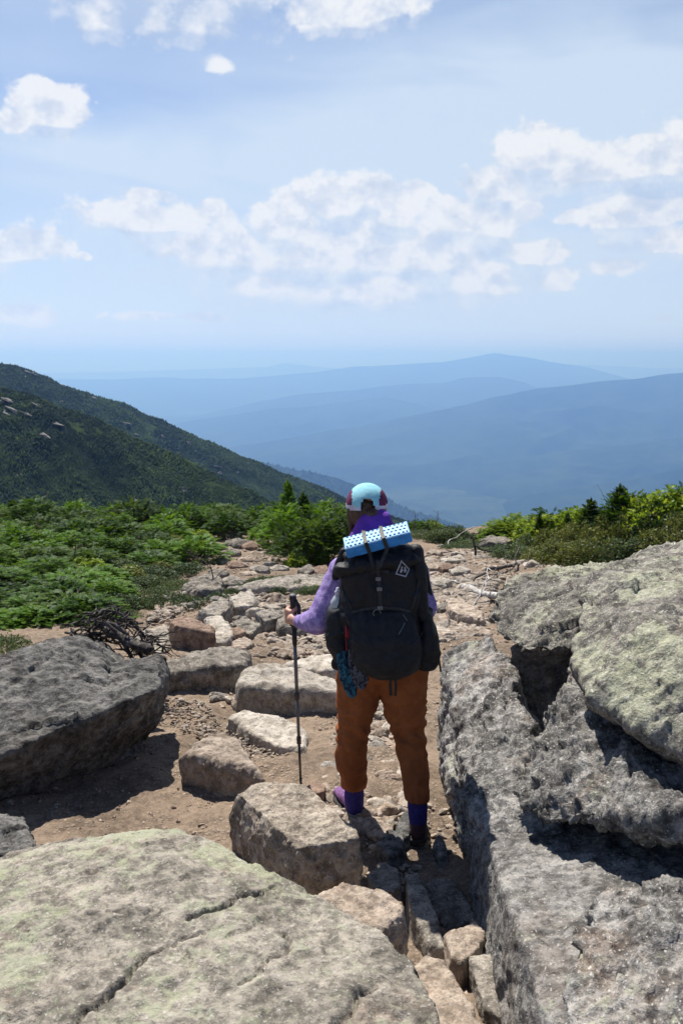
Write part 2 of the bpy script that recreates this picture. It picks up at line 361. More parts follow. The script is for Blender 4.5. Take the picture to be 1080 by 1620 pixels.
M_grey=rockmat('speckled_schist',(.050,.047,.045),(.37,.355,.33),lich=(.30,.30,.19),la=.35,speck=.72,warm=.35,bump=1.5,wcol=(.33,.23,.16))
M_lich=rockmat('lichened_boulder',(.075,.070,.062),(.29,.27,.235),lich=(.32,.33,.19),la=.75,speck=.8,warm=.1,bump=1.5)
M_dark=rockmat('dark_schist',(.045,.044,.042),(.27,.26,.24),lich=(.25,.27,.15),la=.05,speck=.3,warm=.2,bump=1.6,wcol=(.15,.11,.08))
M_tan=rockmat('tan_granite',(.24,.19,.145),(.50,.415,.335),la=.05,speck=.4,warm=.5,wcol=(.40,.27,.18))
M_pale=rockmat('pale_granite',(.30,.26,.21),(.56,.51,.44),la=.12,speck=.5,warm=.2,wcol=(.45,.33,.24))
M_mid=rockmat('grey_granite',(.12,.105,.088),(.38,.34,.285),la=.3,speck=.6,warm=.25)
M_tan_s=rockmat('tan_pebble',(.22,.165,.12),(.44,.36,.29),la=0,speck=.3,bump=.12,scale=.2)
M_pale_s=rockmat('pale_pebble',(.28,.24,.19),(.52,.46,.39),la=0,speck=.3,bump=.12,scale=.2)
M_mid_s=rockmat('grey_pebble',(.13,.115,.1),(.33,.3,.26),la=0,speck=.3,bump=.12,scale=.2)
M_brown=rockmat('brown_rock',(.15,.10,.075),(.30,.215,.16),la=0,speck=.25,warm=.5,wcol=(.25,.15,.1))
# dirt
def dirt():
    m,nt,b=newmat('trail_dirt'); P=nt.node('ShaderNodeNewGeometry').outputs['Position']
    n1=nt.noise(P,1.2,8,.65); n2=nt.noise(P,22,8,.72); n3=nt.noise(P,130,4,.7)
    col=nt.mix(nt.step(n1*.5+n2*.5,.36,.62),(.10,.074,.053),(.285,.215,.156))
    col=nt.mix(nt.step(n3,.56,.66)*.55,col,(.42,.33,.25)); col=nt.mix(nt.step(n3,.42,.33)*.5,col,(.06,.038,.025))
    v=nt.node('ShaderNodeTexVoronoi',{'Vector':P,'Scale':45.0}); vd=X(nt,v.outputs['Distance']); gm=nt.step(nt.noise(P,3.3,4,.6),.45,.6)
    col=nt.mix(nt.step(vd,.5,.25)*gm*.55,col,nt.mix(v.outputs['Color'],(.26,.2,.15),(.46,.38,.3)))
    nt.l.new(col,b.inputs['Base Color']); b.inputs['Roughness'].default_value=1; b.inputs['Specular IOR Level'].default_value=.15
    h=n2*.5+n3*.12+nt.step(vd,.6,.1)*gm*.25
    bp=nt.node('ShaderNodeBump',{'Height':h,'Strength':1.0,'Distance':.03}); nt.l.new(bp.outputs[0],b.inputs['Normal']); return m
M_dirt=dirt()
def ground():
    def ax(a,b,n,lo,hi,k1,k2): return np.unique(np.concatenate([a-np.geomspace(.06,a-lo,k1),np.linspace(a,b,n),b+np.geomspace(.06,hi-b,k2)]))
    xs=ax(-3.2,3.6,290,-1600,1600,70,70); ys=ax(1.8,11,390,-30,2300,30,110)
    Xg,Yg=np.meshgrid(xs,ys,indexing='ij'); x=Xg.ravel();y=Yg.ravel(); P=np.stack([x,y,0*x],1)
    z=gz(x,y); near=1/(1+np.maximum(0,y-12)*.05)
    z=z+fbm(P*.9,3,1)*.07*near+(fbm(P*5,4,2)*.03+np.maximum(0,ridged(P*9,3,5))*.018)*near
    me=mesh_from(np.stack([x,y,z],1),grid_faces(len(xs),len(ys))); smooth(me); put('ground',me,M_dirt,kind='structure')
ground()
outcrops()
# ---------- rocks ----------
def toff(vs,d): return [np.array(v)+np.array(d) for v in vs]
def facet(P,sc,seed):
    """piecewise-planar offsets: every Voronoi cell is a tilted broken face"""
    Q=P*sc; i0=np.floor(Q).astype(np.int64); best=np.full(len(Q),1e9); out=np.zeros(len(Q))
    for a in (-1,0,1):
        for b in (-1,0,1):
            for c in (-1,0,1):
                x,y,z=i0[:,0]+a,i0[:,1]+b,i0[:,2]+c
                sd=np.stack([x+.5+.45*_h(x,y,z,seed),y+.5+.45*_h(x,y,z,seed+1),z+.5+.45*_h(x,y,z,seed+2)],1); dl=Q-sd; d2=(dl**2).sum(1)
                g=np.stack([_h(x,y,z,seed+3),_h(x,y,z,seed+4),_h(x,y,z,seed+5)],1); v=(dl*g).sum(1)*.9+_h(x,y,z,seed+6)*.35
                m=d2<best; best[m]=d2[m]; out[m]=v[m]
    return out
def make_rock(hulls,vox,seed,amp=.03,fq=3.0,fine=.006,it=4,strata=None,cracks=(),sink=0):
    bms=[hullmesh(h) for h in hulls]; me=remesh(join_bm(bms) if len(bms)>1 else bms[0],vox)
    V=lap(me,getv(me),it); setv(me,V); N=getn(me); P=V.copy()
    warp=np.stack([fbm(P*fq*.7,2,seed+31),fbm(P*fq*.7,2,seed+32),fbm(P*fq*.7,2,seed+33)],1)
    # angular facets: quantised low-frequency noise reads as broken rock planes
    d=amp*.45*(ridged(P*fq+warp*.6,3,seed)-.15)+amp*.35*fbm(P*fq*2.6,3,seed+3)
    d+=amp*.75*facet(P+warp*.12/fq,fq*1.1,seed+50)+amp*.38*facet(P+warp*.08/fq,fq*3.1,seed+70)
    V=P+N*d[:,None]
    f=ridged(P*fq*5+warp,4,seed+5,.6); V+=N*(fine*1.6*(f-.2))[:,None]
    V+=N*(fine*fbm(P*fq*16,3,seed+8))[:,None]
    if strata:
        ax,k,a=strata; ax=np.array(ax,float); ax/=np.linalg.norm(ax)
        t=(P@ax+warp.sum(1)*.03+fbm(P*2.2,2,seed+6)*.05)*k; fr=t-np.floor(t)
        lay=_h(np.floor(t).astype(np.int64),np.zeros(len(t),np.int64),np.zeros(len(t),np.int64),seed)
        V+=N*(a*(lay*.6-np.exp(-((fr-.5)/.12)**2)*.8*(.5+.5*fbm(P*3,2,seed+9))))[:,None]
    for (pl,w,dep) in cracks:
        pl=np.array(pl,float); dm=np.full(len(P),9.)
        Pw=P[:,:2]+np.stack([fbm(P*9,3,seed+41),fbm(P*9,3,seed+42)],1)*.035
        for a,b in zip(pl[:-1,:2],pl[1:,:2]):
            ab=b-a; t=np.clip(((Pw-a)@ab)/(ab@ab),0,1); dm=np.minimum(dm,np.linalg.norm(Pw-a-t[:,None]*ab,axis=1))
        up=np.clip(N[:,2],0,1); ww=w*(.5+.8*np.abs(fbm(P*5,2,seed+44)))
        V[:,2]-=dep*up*np.exp(-(dm/ww)**2)
    setv(me,V); smooth(me); return me
def prism(top,zb,grow=1.06,jit=.02,seed=0,off=(0,0)):
    """broken block: chamfered top ring, irregular shoulder ring and a foot ring, with a few knocked-off corners"""
    r=random.Random(seed); top=[np.array(p) for p in top]; c=sum(top)/len(top); out=[]
    size=max(p[0] for p in top)-min(p[0] for p in top)
    for p in top:
        h=p[2]-zb; k=r.uniform(.86,.99)
        q=c+(p-c)*k; q[2]=p[2]-(r.random()**2)*.10*h; out.append(q)
        q=c+(p-c)*(1+r.uniform(-.02,.05)); q[2]=p[2]-r.uniform(.12,.38)*h; out.append(q)
        q=c+(p-c)*(grow+r.uniform(-.06,.10)); q=q+np.array([off[0],off[1],0]); q[2]=zb; out.append(q)
    return out
def rk(label,top,ft,bv,mat,name='boulder',seed=1,vox=None,amp=None,fine=None,grow=1.04,it=3,group=None,tilt=0,cat='rock',strata=None,bury=.1,off=(0,0),fq=None,dome=0):
    """a stone whose top outline and front foot are given by where they sit on the ground"""
    g=gpt(sum(p[0] for p in top)/len(top),bv); Yf=g[1]; r=ray(540,ft); zt=r[2]/r[1]*Yf
    T=[PZ(u,v,zt) for u,v in top]
    ext=max(max(p[0] for p in T)-min(p[0] for p in T),.1)
    if tilt: 
        cx=sum(p[0] for p in T)/len(T)
        T=[p+np.array([0,0,(p[0]-cx)*tilt]) for p in T]
    if dome: T.append(sum(T)/len(T)+np.array([0,0,dome*ext]))
    size=ext; vox=vox or max(.006,min(.03,size/38)); amp=size*.06 if amp is None else amp; fine=size*.012 if fine is None else fine
    me=make_rock([prism(T,g[2]-bury,grow,seed=seed,off=off)],vox,seed,amp,fq or 1.6/size,fine,it,strata)
    return put(name,me,mat,label=label,cat=cat,group=group)
M_ledge=rockmat('grey_ledge_schist',(.085,.08,.075),(.36,.345,.32),la=.25,speck=.6,warm=.15,bump=1.3)
M_block=rockmat('tan_grey_granite',(.17,.14,.11),(.46,.40,.325),la=.2,speck=.6,warm=.3)
# --- great slab at the camera's feet ---
ZF=-1.68
slabtop=[(-330,1500),(-60,1385),(0,1362),(90,1335),(180,1320),(280,1313),(335,1335),(385,1368),(425,1398),(470,1408),(545,1440),(600,1472),(645,1515),(690,1600),(740,1760),(760,1950),(-380,1950)]
tp=[PZ(u,v,ZF-(.05 if v<1420 else 0)-.02) for u,v in slabtop]
dome=[PZ(u,v,ZF+.035) for u,v in [(120,1450),(300,1420),(60,1560),(420,1520),(300,1700),(560,1600)]]
inner=[PZ(u,v,ZF+.012) for u,v in [(40,1400),(250,1350),(400,1430),(560,1500),(600,1620),(500,1800),(0,1800),(100,1380)]]
crk=[([PZ(u,v,ZF) for u,v in [(90,1680),(150,1605),(205,1560),(228,1525),(262,1512),(320,1490)]],.007,.05),
     ([PZ(u,v,ZF) for u,v in [(300,1468),(345,1448),(372,1425),(408,1412),(425,1405)]],.007,.045),
     ([PZ(u,v,ZF) for u,v in [(380,1575),(430,1540),(455,1500),(440,1480)]],.006,.03),
     ([PZ(u,v,ZF) for u,v in [(130,1465),(160,1460),(200,1462)]],.008,.018),
     ([PZ(u,v,ZF) for u,v in [(500,1700),(560,1600),(590,1560)]],.012,.03)]
hullF=tp+dome+inner; c=sum(hullF)/len(hullF)
hullF+= [np.array([p[0]*1.0,p[1]-.03,-2.4]) for p in tp]
me=make_rock([hullF],.0095,5,.016,3.2,.0055,3,strata=((.12,.35,1),26,.003),cracks=crk)
put('boulder',me,M_green,label='huge flat slab with green lichen and cracks across the bottom left foreground',cat='rock')
# fringe layer left of the slab
me=make_rock([prism([PZ(u,v,-1.80) for u,v in [(-80,1372),(20,1335),(110,1318),(200,1312),(215,1330),(80,1352),(0,1392)]],-2.3)],.012,6,.02,6,.005,2); put('boulder',me,M_mid,label='thin grey ledge peeking out behind the huge lichen slab',cat='rock')
def zrk(label,top,z,zb,mat,seed,name='boulder',**k):
    T=[PZ(p[0],p[1],z if len(p)==2 else p[2]) for p in top]; size=max(p[0] for p in T)-min(p[0] for p in T)
    me=make_rock([prism(T,zb,k.pop('grow',1.03),seed=seed,off=k.pop('off',(0,0)))],k.pop('vox',max(.007,size/60)),seed,k.pop('amp',size*.05),k.pop('fq',1.5/size),k.pop('fine',size*.012),k.pop('it',2),k.pop('strata',None))
    return put(name,me,mat,label=label,cat='rock')
zrk('tan broken block wedged at the right edge of the lichen slab',[(497,1408),(540,1390),(575,1395),(636,1425),(642,1442),(600,1476),(550,1452)],-1.76,-2.2,M_tan,12)
zrk('grey angular block with a flat sunlit top left of the hiker’s feet',[(362,1243),(395,1231),(440,1231),(480,1237),(520,1268),(566,1312),(572,1326),(520,1332),(470,1337),(420,1300)],-1.88,-2.3,M_block,13,vox=.006,grow=1.0,amp=.012,fine=.005,it=1)
zrk('rough tan rock between the lichen slab and the stone trench',[(650,1512),(668,1495),(700,1500),(735,1560),(775,1640),(800,1760),(700,1760),(676,1600)],-1.93,-2.3,M_tan,14,vox=.008)
zrk('small dark rock at the left edge beside the large lichen slab',[(-40,1290),(10,1278),(35,1288),(64,1322),(45,1340),(0,1352),(-40,1360)],-1.93,-2.25,M_dark,15)
# --- dark tilted boulder on the left ---
A=[PY(*q) for q in [(-90,1080,4.6),(0,1040,4.85),(60,1020,5.1),(128,1006,5.25),(162,1035,5.1),(165,1080,4.75),(120,1140,4.25),(20,1188,4.0),(-90,1230,3.85),(-120,1300,4.05),(0,1290,4.2),(50,1268,4.3),(140,1215,4.5)]]
Bh=[PY(*q) for q in [(140,1085,4.85),(175,1056,5.05),(250,1038,5.15),(258,1060,4.95),(250,1088,4.65),(180,1118,4.4),(110,1150,4.2),(234,1148,4.85),(175,1205,4.6),(90,1255,4.4)]]
me=make_rock([A+toff(A,(.0,.5,-.2))+[np.array([-1.7,4.9,-2.45]),np.array([-1.2,4.9,-2.4])],Bh+toff(Bh,(-.05,.35,-.15))],.013,21,.05,1.5,.008,2,strata=((.5,-.3,1),11,.012))
put('boulder',me,M_dark,label='large dark tilted boulder overhanging the dirt on the left',cat='rock')
# --- rock mass on the right ---
def back(P,d=(.7,.25,-.1),zb=-2.45): return P+toff(P,d)+[np.array([p[0]+.05,p[1],zb]) for p in P]
R1=[PY(*q) for q in [(697,1205,4.7),(700,1030,5.05),(735,1015,4.9),(778,1003,4.7),(812,1060,4.3),(832,1175,3.75),(885,1290,3.2),(862,1425,2.78),(800,1350,3.05),(748,1286,3.38),(705,1225,4.1)]]
me=make_rock([back(R1,(.35,.2,-.75))],.012,31,.035,2.6,.012,2,strata=((1,-.2,.8),12,.008)); put('boulder',me,M_grey,label='steep speckled grey rock face rising beside the hiker’s right leg',cat='rock')
R3=[PY(*q) for q in [(1085,860,4.3),(1000,888,4.3),(940,914,4.1),(917,960,3.8),(906,1020,3.55),(908,1065,3.35),(935,1105,3.15),(1000,1150,2.95),(1085,1205,2.75),(1010,1000,3.25),(1090,1040,3.0),(1250,830,4.2),(1400,1000,3.2),(1300,1200,2.6),(1000,905,5.0),(1250,850,5.2)]]
me=make_rock([R3+[R3[i]+np.array([.3,.6,-.35]) for i in (3,4,5,6,7,8,13)]],.013,33,.05,1.7,.011,5); put('boulder',me,M_lich,label='biggest rounded boulder at the right edge with pale green lichen',cat='rock')
R2=[PY(*q) for q in [(776,945,5.0),(790,922,5.2),(830,908,5.4),(925,903,5.4),(932,930,4.6),(915,985,4.2),(900,1030,4.05),(850,1038,4.15),(815,1022,4.3),(782,1000,4.6),(768,968,4.8)]]
me=make_rock([R2+toff(R2,(.35,.3,-.02))],.013,35,.06,2.3,.012,4); put('boulder',me,M_lich,label='knobbly lichened rock left of the biggest rounded boulder',cat='rock')
R2b=[PY(*q) for q in [(812,1015,4.6),(920,1015,4.55),(930,1120,4.35),(870,1200,4.2),(818,1190,4.3)]]
me=make_rock([back(R2b,(.5,.3,0))],.016,36,.03,4,.008,2,strata=((0,0,1),9,.02)); put('boulder',me,M_mid,label='shaded blocky rock in the cleft under the knobbly lichened rock',cat='rock')
R4=[PY(*q) for q in [(886,1083,3.75),(915,1100,3.6),(955,1128,3.45),(1010,1172,3.3),(1100,1235,3.0),(1250,1290,2.7),(1240,1340,2.45),(1090,1290,2.6),(1010,1262,2.75),(940,1290,2.8),(905,1262,2.95),(850,1300,3.0),(822,1270,3.15),(806,1245,3.3),(866,1182,3.5),(900,1130,3.6)]]
me=make_rock([R4+toff(R4,(.25,.45,-.02))],.012,37,.055,3.0,.016,2,strata=((.3,-.5,1),11,.012)); put('boulder',me,M_grey,label='jagged white and grey rock overhanging a dark hollow on the right',cat='rock')
R4b=[PY(*q) for q in [(840,1290,3.35),(1000,1270,3.3),(1200,1290,3.1),(1200,1420,2.85),(1000,1440,2.85),(880,1450,2.85),(850,1400,3.0)]]
me=make_rock([back(R4b,(.1,.6,0))],.015,38,.04,3.5,.01,2); put('boulder',me,M_grey,label='shaded rock at the back of the dark hollow on the right',cat='rock')
top5=[(748,1290,-1.86),(790,1372,-1.80),(836,1440,-1.73),(850,1500,-1.70),(862,1580,-1.66),(890,1760,-1.6)]
T5=[PZ(*q) for q in top5]; T5=[p+np.array([.03,0,0]) for p in T5]; L5=T5+[p+np.array([.75,.05,.10]) for p in T5]+[np.array([p[0]-.085,p[1],-2.45]) for p in T5]
me=make_rock([L5],.010,39,.011,2.2,.007,1,strata=((1,.1,.15),22,.006)); put('boulder',me,M_ledge,label='straight-sided ledge forming the right wall of the trench',cat='rock')
L6=[PY(*q) for q in [(978,1402,2.52),(1100,1388,2.55),(1250,1380,2.6),(955,1450,2.36),(915,1490,2.22),(890,1560,2.05),(900,1700,1.8),(1000,1600,1.95),(1010,1480,2.2),(1200,1480,2.15),(1250,1700,1.7)]]
me=make_rock([L6+[np.array([p[0],p[1],-2.45]) for p in L6]],.010,40,.04,4.0,.012,2); put('boulder',me,M_grey,label='rough grey and white rock filling the bottom right corner',cat='rock')
# --- steps and stones along the path (top outline, front top edge, front foot) ---
rk('long pale step stone crossing the path with a shaded front',[(370,1076),(384,1052),(440,1047),(475,1060),(560,1072),(575,1092),(500,1086),(430,1080),(385,1083)],1083,1122,M_pale,seed=41,strata=((0,0,1),25,.006),grow=1.0,amp=.02)
rk('pale slab behind the long step stone beside the trekking pole',[(442,1050),(490,1034),(560,1033),(570,1056),(500,1060)],1059,1072,M_pale,seed=42,amp=.015)
rk('flaky pale flagstone lying flat in the dirt beside the pole tip',[(360,1128),(385,1121),(450,1130),(482,1150),(484,1182),(440,1180),(398,1160)],1180,1193,M_pale,seed=43,amp=.012,strata=((0.1,.1,1),30,.006))
rk('brown-fronted rock sunk in the dirt behind the grey angular block',[(284,1188),(318,1165),(352,1152),(384,1172),(412,1220),(370,1205),(330,1192)],1196,1248,M_tan,seed=44,amp=.02,vox=.009)
rk('grey and white rock with a shaded front, right of the dark boulder',[(252,1046),(300,1030),(375,1014),(394,1028),(388,1046),(330,1056),(262,1060)],1056,1093,M_mid,seed=45,amp=.03)
rk('upright brown squared stone behind the grey and white rock',[(268,980),(292,971),(338,985),(337,994),(275,990)],990,1030,M_brown,seed=46,grow=1.02,amp=.015)
rk('flat grey slab left of the upright brown stone',[(208,1003),(262,984),(274,1012),(262,1030),(215,1034)],1030,1038,M_mid,seed=47,amp=.01)
rk('pale cracked slab right of the upright brown stone',[(322,974),(350,970),(372,994),(366,1010),(340,1012)],1008,1022,M_pale,seed=48)
rk('pointed slab with one pale and one dark side in the rock pile',[(310,968),(350,942),(360,946),(366,962),(346,974)],968,992,M_mid,seed=49)
rk('bright white-topped block at the top of the rock pile',[(364,944),(396,932),(406,942),(402,956),(372,958)],956,976,M_pale,seed=50)
rk('squat grey stone under the white-topped block',[(368,982),(388,974),(414,986),(396,1000),(376,996)],993,1008,M_mid,seed=51)
rk('brown block beside the pale cracked slab',[(362,994),(378,988),(390,998),(372,1006)],1002,1018,M_brown,seed=52)
rk('flat tan stone at the foot of the rock pile',[(368,1012),(390,1005),(402,1014),(388,1026),(366,1026)],1024,1032,M_tan,seed=53)
rk('dark wedge stone in the shade of the rock pile',[(404,968),(430,960),(448,972),(420,982)],976,1000,M_mid,seed=54)
rk('shaded stone at the right end of the rock pile',[(436,972),(466,966),(484,980),(460,992),(440,988)],986,1006,M_mid,seed=55)
rk('long low grey slab bordering the heath patch',[(356,930),(400,918),(430,911),(500,908),(560,915),(560,926),(480,922),(420,926)],927,938,M_mid,seed=56,amp=.03)
rk('pale grey boulder beside the bare twigs',[(288,926),(304,908),(338,906),(354,916),(350,930),(310,934)],930,944,M_mid,seed=57,dome=.1)
rk('small rock at the foot of the big fir clump',[(470,900),(488,892),(500,900),(484,908)],905,914,M_mid,seed=58,dome=.1)
rk('brown rock under the big fir clump',[(494,896),(516,892),(528,902),(505,908)],904,914,M_brown,seed=59,dome=.1)
for k,(u,v,w,h,m,l) in enumerate([(336,862,38,12,M_mid,'rounded grey boulder farthest left along the upper path edge'),(378,858,60,14,M_mid,'broad grey boulder on the upper path edge'),(372,846,26,7,M_pale,'pale boulder capping the upper path edge'),
    (366,872,36,12,M_mid,'grey boulder with a rounded back below the broad one'),(352,884,24,12,M_pale,'small pale boulder left of the path bend'),(374,892,34,18,M_brown,'brown boulder at the inner side of the path bend'),(346,904,34,20,M_mid,'grey split boulder beside the low firs'),
    (398,862,34,12,M_brown,'dark rounded rock lying on the far path'),(395,906,34,10,M_tan,'tan flat-topped boulder in the middle of the path edge'),(368,918,44,22,M_mid,'grey boulder at the lower end of the path edge'),(412,898,34,18,M_mid,'grey boulder leaning on the path edge'),(440,898,36,14,M_pale,'smooth pale rock in the path under the big fir clump'),
    (392,922,22,10,M_brown,'small brown rock under the grey boulders')]):
    rk(l,[(u+w/2*math.cos(a)*random.uniform(.85,1.1),v+h*.28*math.sin(a)) for a in np.linspace(0,2*PI,8)[:-1]],v+h*.2,v+h*.75,m,seed=60+k,dome=.16,it=4,amp=None,grow=1.05)
for k,(u,v,w,h,m,l) in enumerate([(700,850,44,8,M_pale,'long pale rock on the skyline beside the hiker’s shoulder'),(785,852,62,20,M_mid,'domed grey rock on the skyline by the dead branch'),(798,868,22,10,M_mid,'small round rock below the domed one'),
    (712,884,34,14,M_pale,'round pale rock facing the sun in the right scree'),(728,900,36,18,M_pale,'squared pale block in the right scree'),(696,918,40,22,M_pale,'pale block with a dark underside by the backpack'),(706,895,30,20,M_brown,'brown tilted rock between the pale blocks'),
    (704,958,32,24,M_mid,'upright grey wedge beside the backpack'),(688,872,26,14,M_tan,'tan rock against the backpack’s top'),(690,1000,60,18,M_tan,'flat tan slab below the scree beside the backpack'),(700,975,24,12,M_tan,'tan rock under the upright grey wedge'),
    (686,895,24,16,M_tan,'tan rock half hidden by the backpack'),(760,880,26,8,M_mid,'low grey rock behind the dead branches'),(850,888,26,7,M_tan,'flat tan rock in front of the heath bank'),(880,893,24,6,M_pale,'pale chip of rock under the heath bank')]):
    rk(l,[(u+w/2*math.cos(a)*random.uniform(.85,1.1),v+h*.28*math.sin(a)) for a in np.linspace(0,2*PI,7)[:-1]],v+h*.2,v+h*.75,m,seed=80+k,dome=.05,it=2,grow=1.03)
rk('long tan block in front of the bleached driftwood',[(706,950),(726,946),(764,966),(764,978),(724,970),(708,962)],970,990,M_tan,seed=99,amp=.02)
# --- trench stones ---
zrk('shaded flagstone on the trench floor behind the sunlit blocks',[(668,1392),(712,1386),(738,1420),(760,1452),(706,1476),(684,1440)],-2.12,-2.3,M_mid,101,amp=.01)
zrk('tan slab with a sunlit end in the middle of the trench',[(700,1470),(752,1450),(768,1470),(760,1500),(730,1520),(712,1508)],-2.0,-2.3,M_tan,102)
zrk('square cracked block in the sunlit bottom of the trench',[(742,1510),(790,1494),(815,1530),(830,1572),(792,1612),(764,1590)],-2.0,-2.3,M_mid,103)
zrk('narrow dark slab leaning along the trench floor',[(640,1375),(662,1372),(692,1440),(706,1500),(680,1495),(650,1440)],-2.04,-2.3,M_mid,104)
zrk('dark stone at the foot of the angular block',[(578,1385),(600,1360),(632,1368),(636,1400),(600,1415)],-2.06,-2.3,M_mid,105)
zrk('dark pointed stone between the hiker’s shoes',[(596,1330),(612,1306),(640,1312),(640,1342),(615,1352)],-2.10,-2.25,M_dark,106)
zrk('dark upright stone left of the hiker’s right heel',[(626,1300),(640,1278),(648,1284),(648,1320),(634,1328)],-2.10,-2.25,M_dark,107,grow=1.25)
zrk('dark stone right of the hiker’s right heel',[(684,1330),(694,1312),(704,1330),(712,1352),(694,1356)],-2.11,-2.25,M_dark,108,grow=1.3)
zrk('flat stone carrying the hiker’s right heel',[(636,1338),(690,1334),(700,1362),(668,1378),(636,1368)],-2.17,-2.35,M_mid,109)
zrk('brown round stone beside the pole tip',[(482,1243),(498,1231),(515,1238),(512,1252),(494,1256)],-2.13,-2.3,M_brown,110)
# --- small stones: every one its own object, sharing a dozen shapes ---
protos=[]
for k in range(12):
    r=np.random.default_rng(300+k); pts=r.normal(size=(16,3))*np.array([1,.75,.42+.2*r.random()]); pts/= (np.linalg.norm(pts/np.array([1,.75,.5]),axis=1)[:,None])**.8
    me=remesh(hullmesh(pts),.11); V=lap(me,getv(me),1); setv(me,V); N=getn(me); V=V+N*(ridged(V*1.6,3,k)*.07+fbm(V*5,3,k)*.04)[:,None]; V[:,2]+=.12; setv(me,V*.5); smooth(me,False); protos.append(me)
SM=[M_tan,M_pale,M_mid,M_tan,M_brown]
variants=[]
for i,me in enumerate(protos):
    for j,m in enumerate((M_tan_s,M_pale_s,M_pale_s,M_mid_s)):
        c=me.copy(); c.materials.append(m); variants.append(c)
def inpoly(x,y,P):
    c=False;n=len(P)
    for i in range(n):
        x1,y1=P[i];x2,y2=P[i-1]
        if (y1>y)!=(y2>y) and x<(x2-x1)*(y-y1)/(y2-y1)+x1: c=not c
    return c
REG=[([(505,1240),(530,1180),(560,1120),(600,1105),(640,1180),(655,1260),(640,1300),(600,1330),(560,1310),(540,1330)],90,.045,.12,'flat pale stone in the cobbled patch around the hiker’s feet','cobbles around the hiker’s feet'),
     ([(672,880),(720,870),(900,885),(930,905),(800,905),(765,960),(770,1010),(690,1020)],88,.06,.22,'tan stone in the loose scree right of the backpack','stones in the right-hand scree'),
     ([(232,985),(270,930),(300,935),(320,950),(270,975)],18,.06,.15,'small tan stone in the side gully left of the rock pile','stones in the left gully'),
     ([(395,905),(400,850),(430,860),(445,905),(480,915),(400,925)],14,.05,.16,'pale stone on the far bend of the path','stones on the far bend'),
     ([(420,1020),(500,1000),(540,1000),(540,1030),(440,1040)],8,.04,.09,'small stone on the dirt behind the step stones','stones behind the step stones'),
     ([(330,1090),(365,1085),(380,1115),(340,1120)],6,.05,.13,'stone resting against the left end of the step stone','stones at the step stone end'),
     ([(250,1100),(330,1110),(350,1150),(500,1200),(520,1240),(480,1230),(280,1150)],14,.03,.06,'small chip of stone on the brown dirt','chips on the brown dirt'),
     ([(335,940),(400,932),(500,965),(500,1008),(380,1012),(330,975)],28,.09,.21,'angular stone wedged in the rock pile left of the pole','rocks of the left pile'),
     ([(335,850),(392,848),(450,905),(400,925),(345,915)],16,.10,.26,'rounded stone in the row along the upper path edge','rocks along the upper path edge'),
     ([(690,1460),(770,1470),(850,1610),(800,1625),(740,1500)],10,.03,.08,'tan stone in the sunlit trench','stones in the sunlit trench')]
ns=0
for (P,n,a,b,lab,grp) in REG:
    us=[p[0] for p in P]; vs=[p[1] for p in P]; k=0
    while k<n:
        u,v=random.uniform(min(us),max(us)),random.uniform(min(vs),max(vs))
        if not inpoly(u,v,P): continue
        g=gpt(u,v); o=bpy.data.objects.new('stone',random.choice(variants)); s=(a+(b-a)*random.random()**2)*1.7
        o.location=(g[0],g[1],g[2]-s*.02); o.scale=(s,s*random.uniform(.8,1.1),s*random.uniform(.7,1.2)); o.rotation_euler=(random.uniform(-.25,.25),random.uniform(-.25,.25),random.uniform(0,6.28))
        COL.objects.link(o); o['label']=lab; o['category']='stone'; o['group']=grp; k+=1; ns+=1
# rubble: broken bits far past counting, finer than the stones
def rubble():
    r=np.random.default_rng(9); PV=[];PF=[]; o=0; src=[]
    for me in protos[:8]:
        V=getv(me); q_=hullmesh(V[::max(1,len(V)//26)]); m_=bpy.data.meshes.new('t'); q_.to_mesh(m_); q_.free(); src.append((getv(m_),[tuple(p.vertices) for p in m_.polygons]))
    for (P,n,a,b) in [(REG[0][0],1500,.02,.095),(REG[1][0],4600,.025,.15),(REG[2][0],600,.02,.09),(REG[3][0],420,.02,.07),(REG[6][0],700,.010,.035),([(230,950),(330,930),(540,990),(540,1040),(400,1040),(240,1000)],900,.015,.07),([(430,865),(560,900),(560,1040),(420,1040),(440,930)],1000,.02,.12),([(330,850),(440,860),(480,920),(330,1010)],700,.02,.11),(REG[9][0],260,.012,.045),(REG[7][0],300,.02,.07),([(640,1240),(700,1250),(730,1300),(740,1440),(640,1440),(590,1340)],220,.012,.05),([(690,940),(780,960),(770,1010),(690,1020)],260,.02,.07)]:
        us=[p[0] for p in P]; vs=[p[1] for p in P]; k=0
        while k<n:
            u,v=r.uniform(min(us),max(us)),r.uniform(min(vs),max(vs))
            if not inpoly(u,v,P): continue
            g=gpt(u,v); s=a+(b-a)*r.random()**2.2; V,Fs=src[r.integers(len(src))]; th=r.random()*6.28; c,sn=math.cos(th),math.sin(th)
            W_=V*np.array([s,s*.8,s*.8])*1.5; W_=np.stack([W_[:,0]*c-W_[:,1]*sn,W_[:,0]*sn+W_[:,1]*c,W_[:,2]+W_[:,0]*r.uniform(-.3,.3)],1)+g; PV.append(W_); PF+=[tuple(i+o for i in f) for f in Fs]; o+=len(V); k+=1
    put('rubble',mesh_from(np.concatenate(PV),PF),M_rub,kind='stuff',label='fine broken rubble spread between the stones of the path',cat='rubble',origin=False)
M_rub=rockmat('rubble_rock',(.24,.195,.15),(.54,.46,.38),la=0,speck=.2,warm=.5,bump=.25,scale=1.0)
rubble()
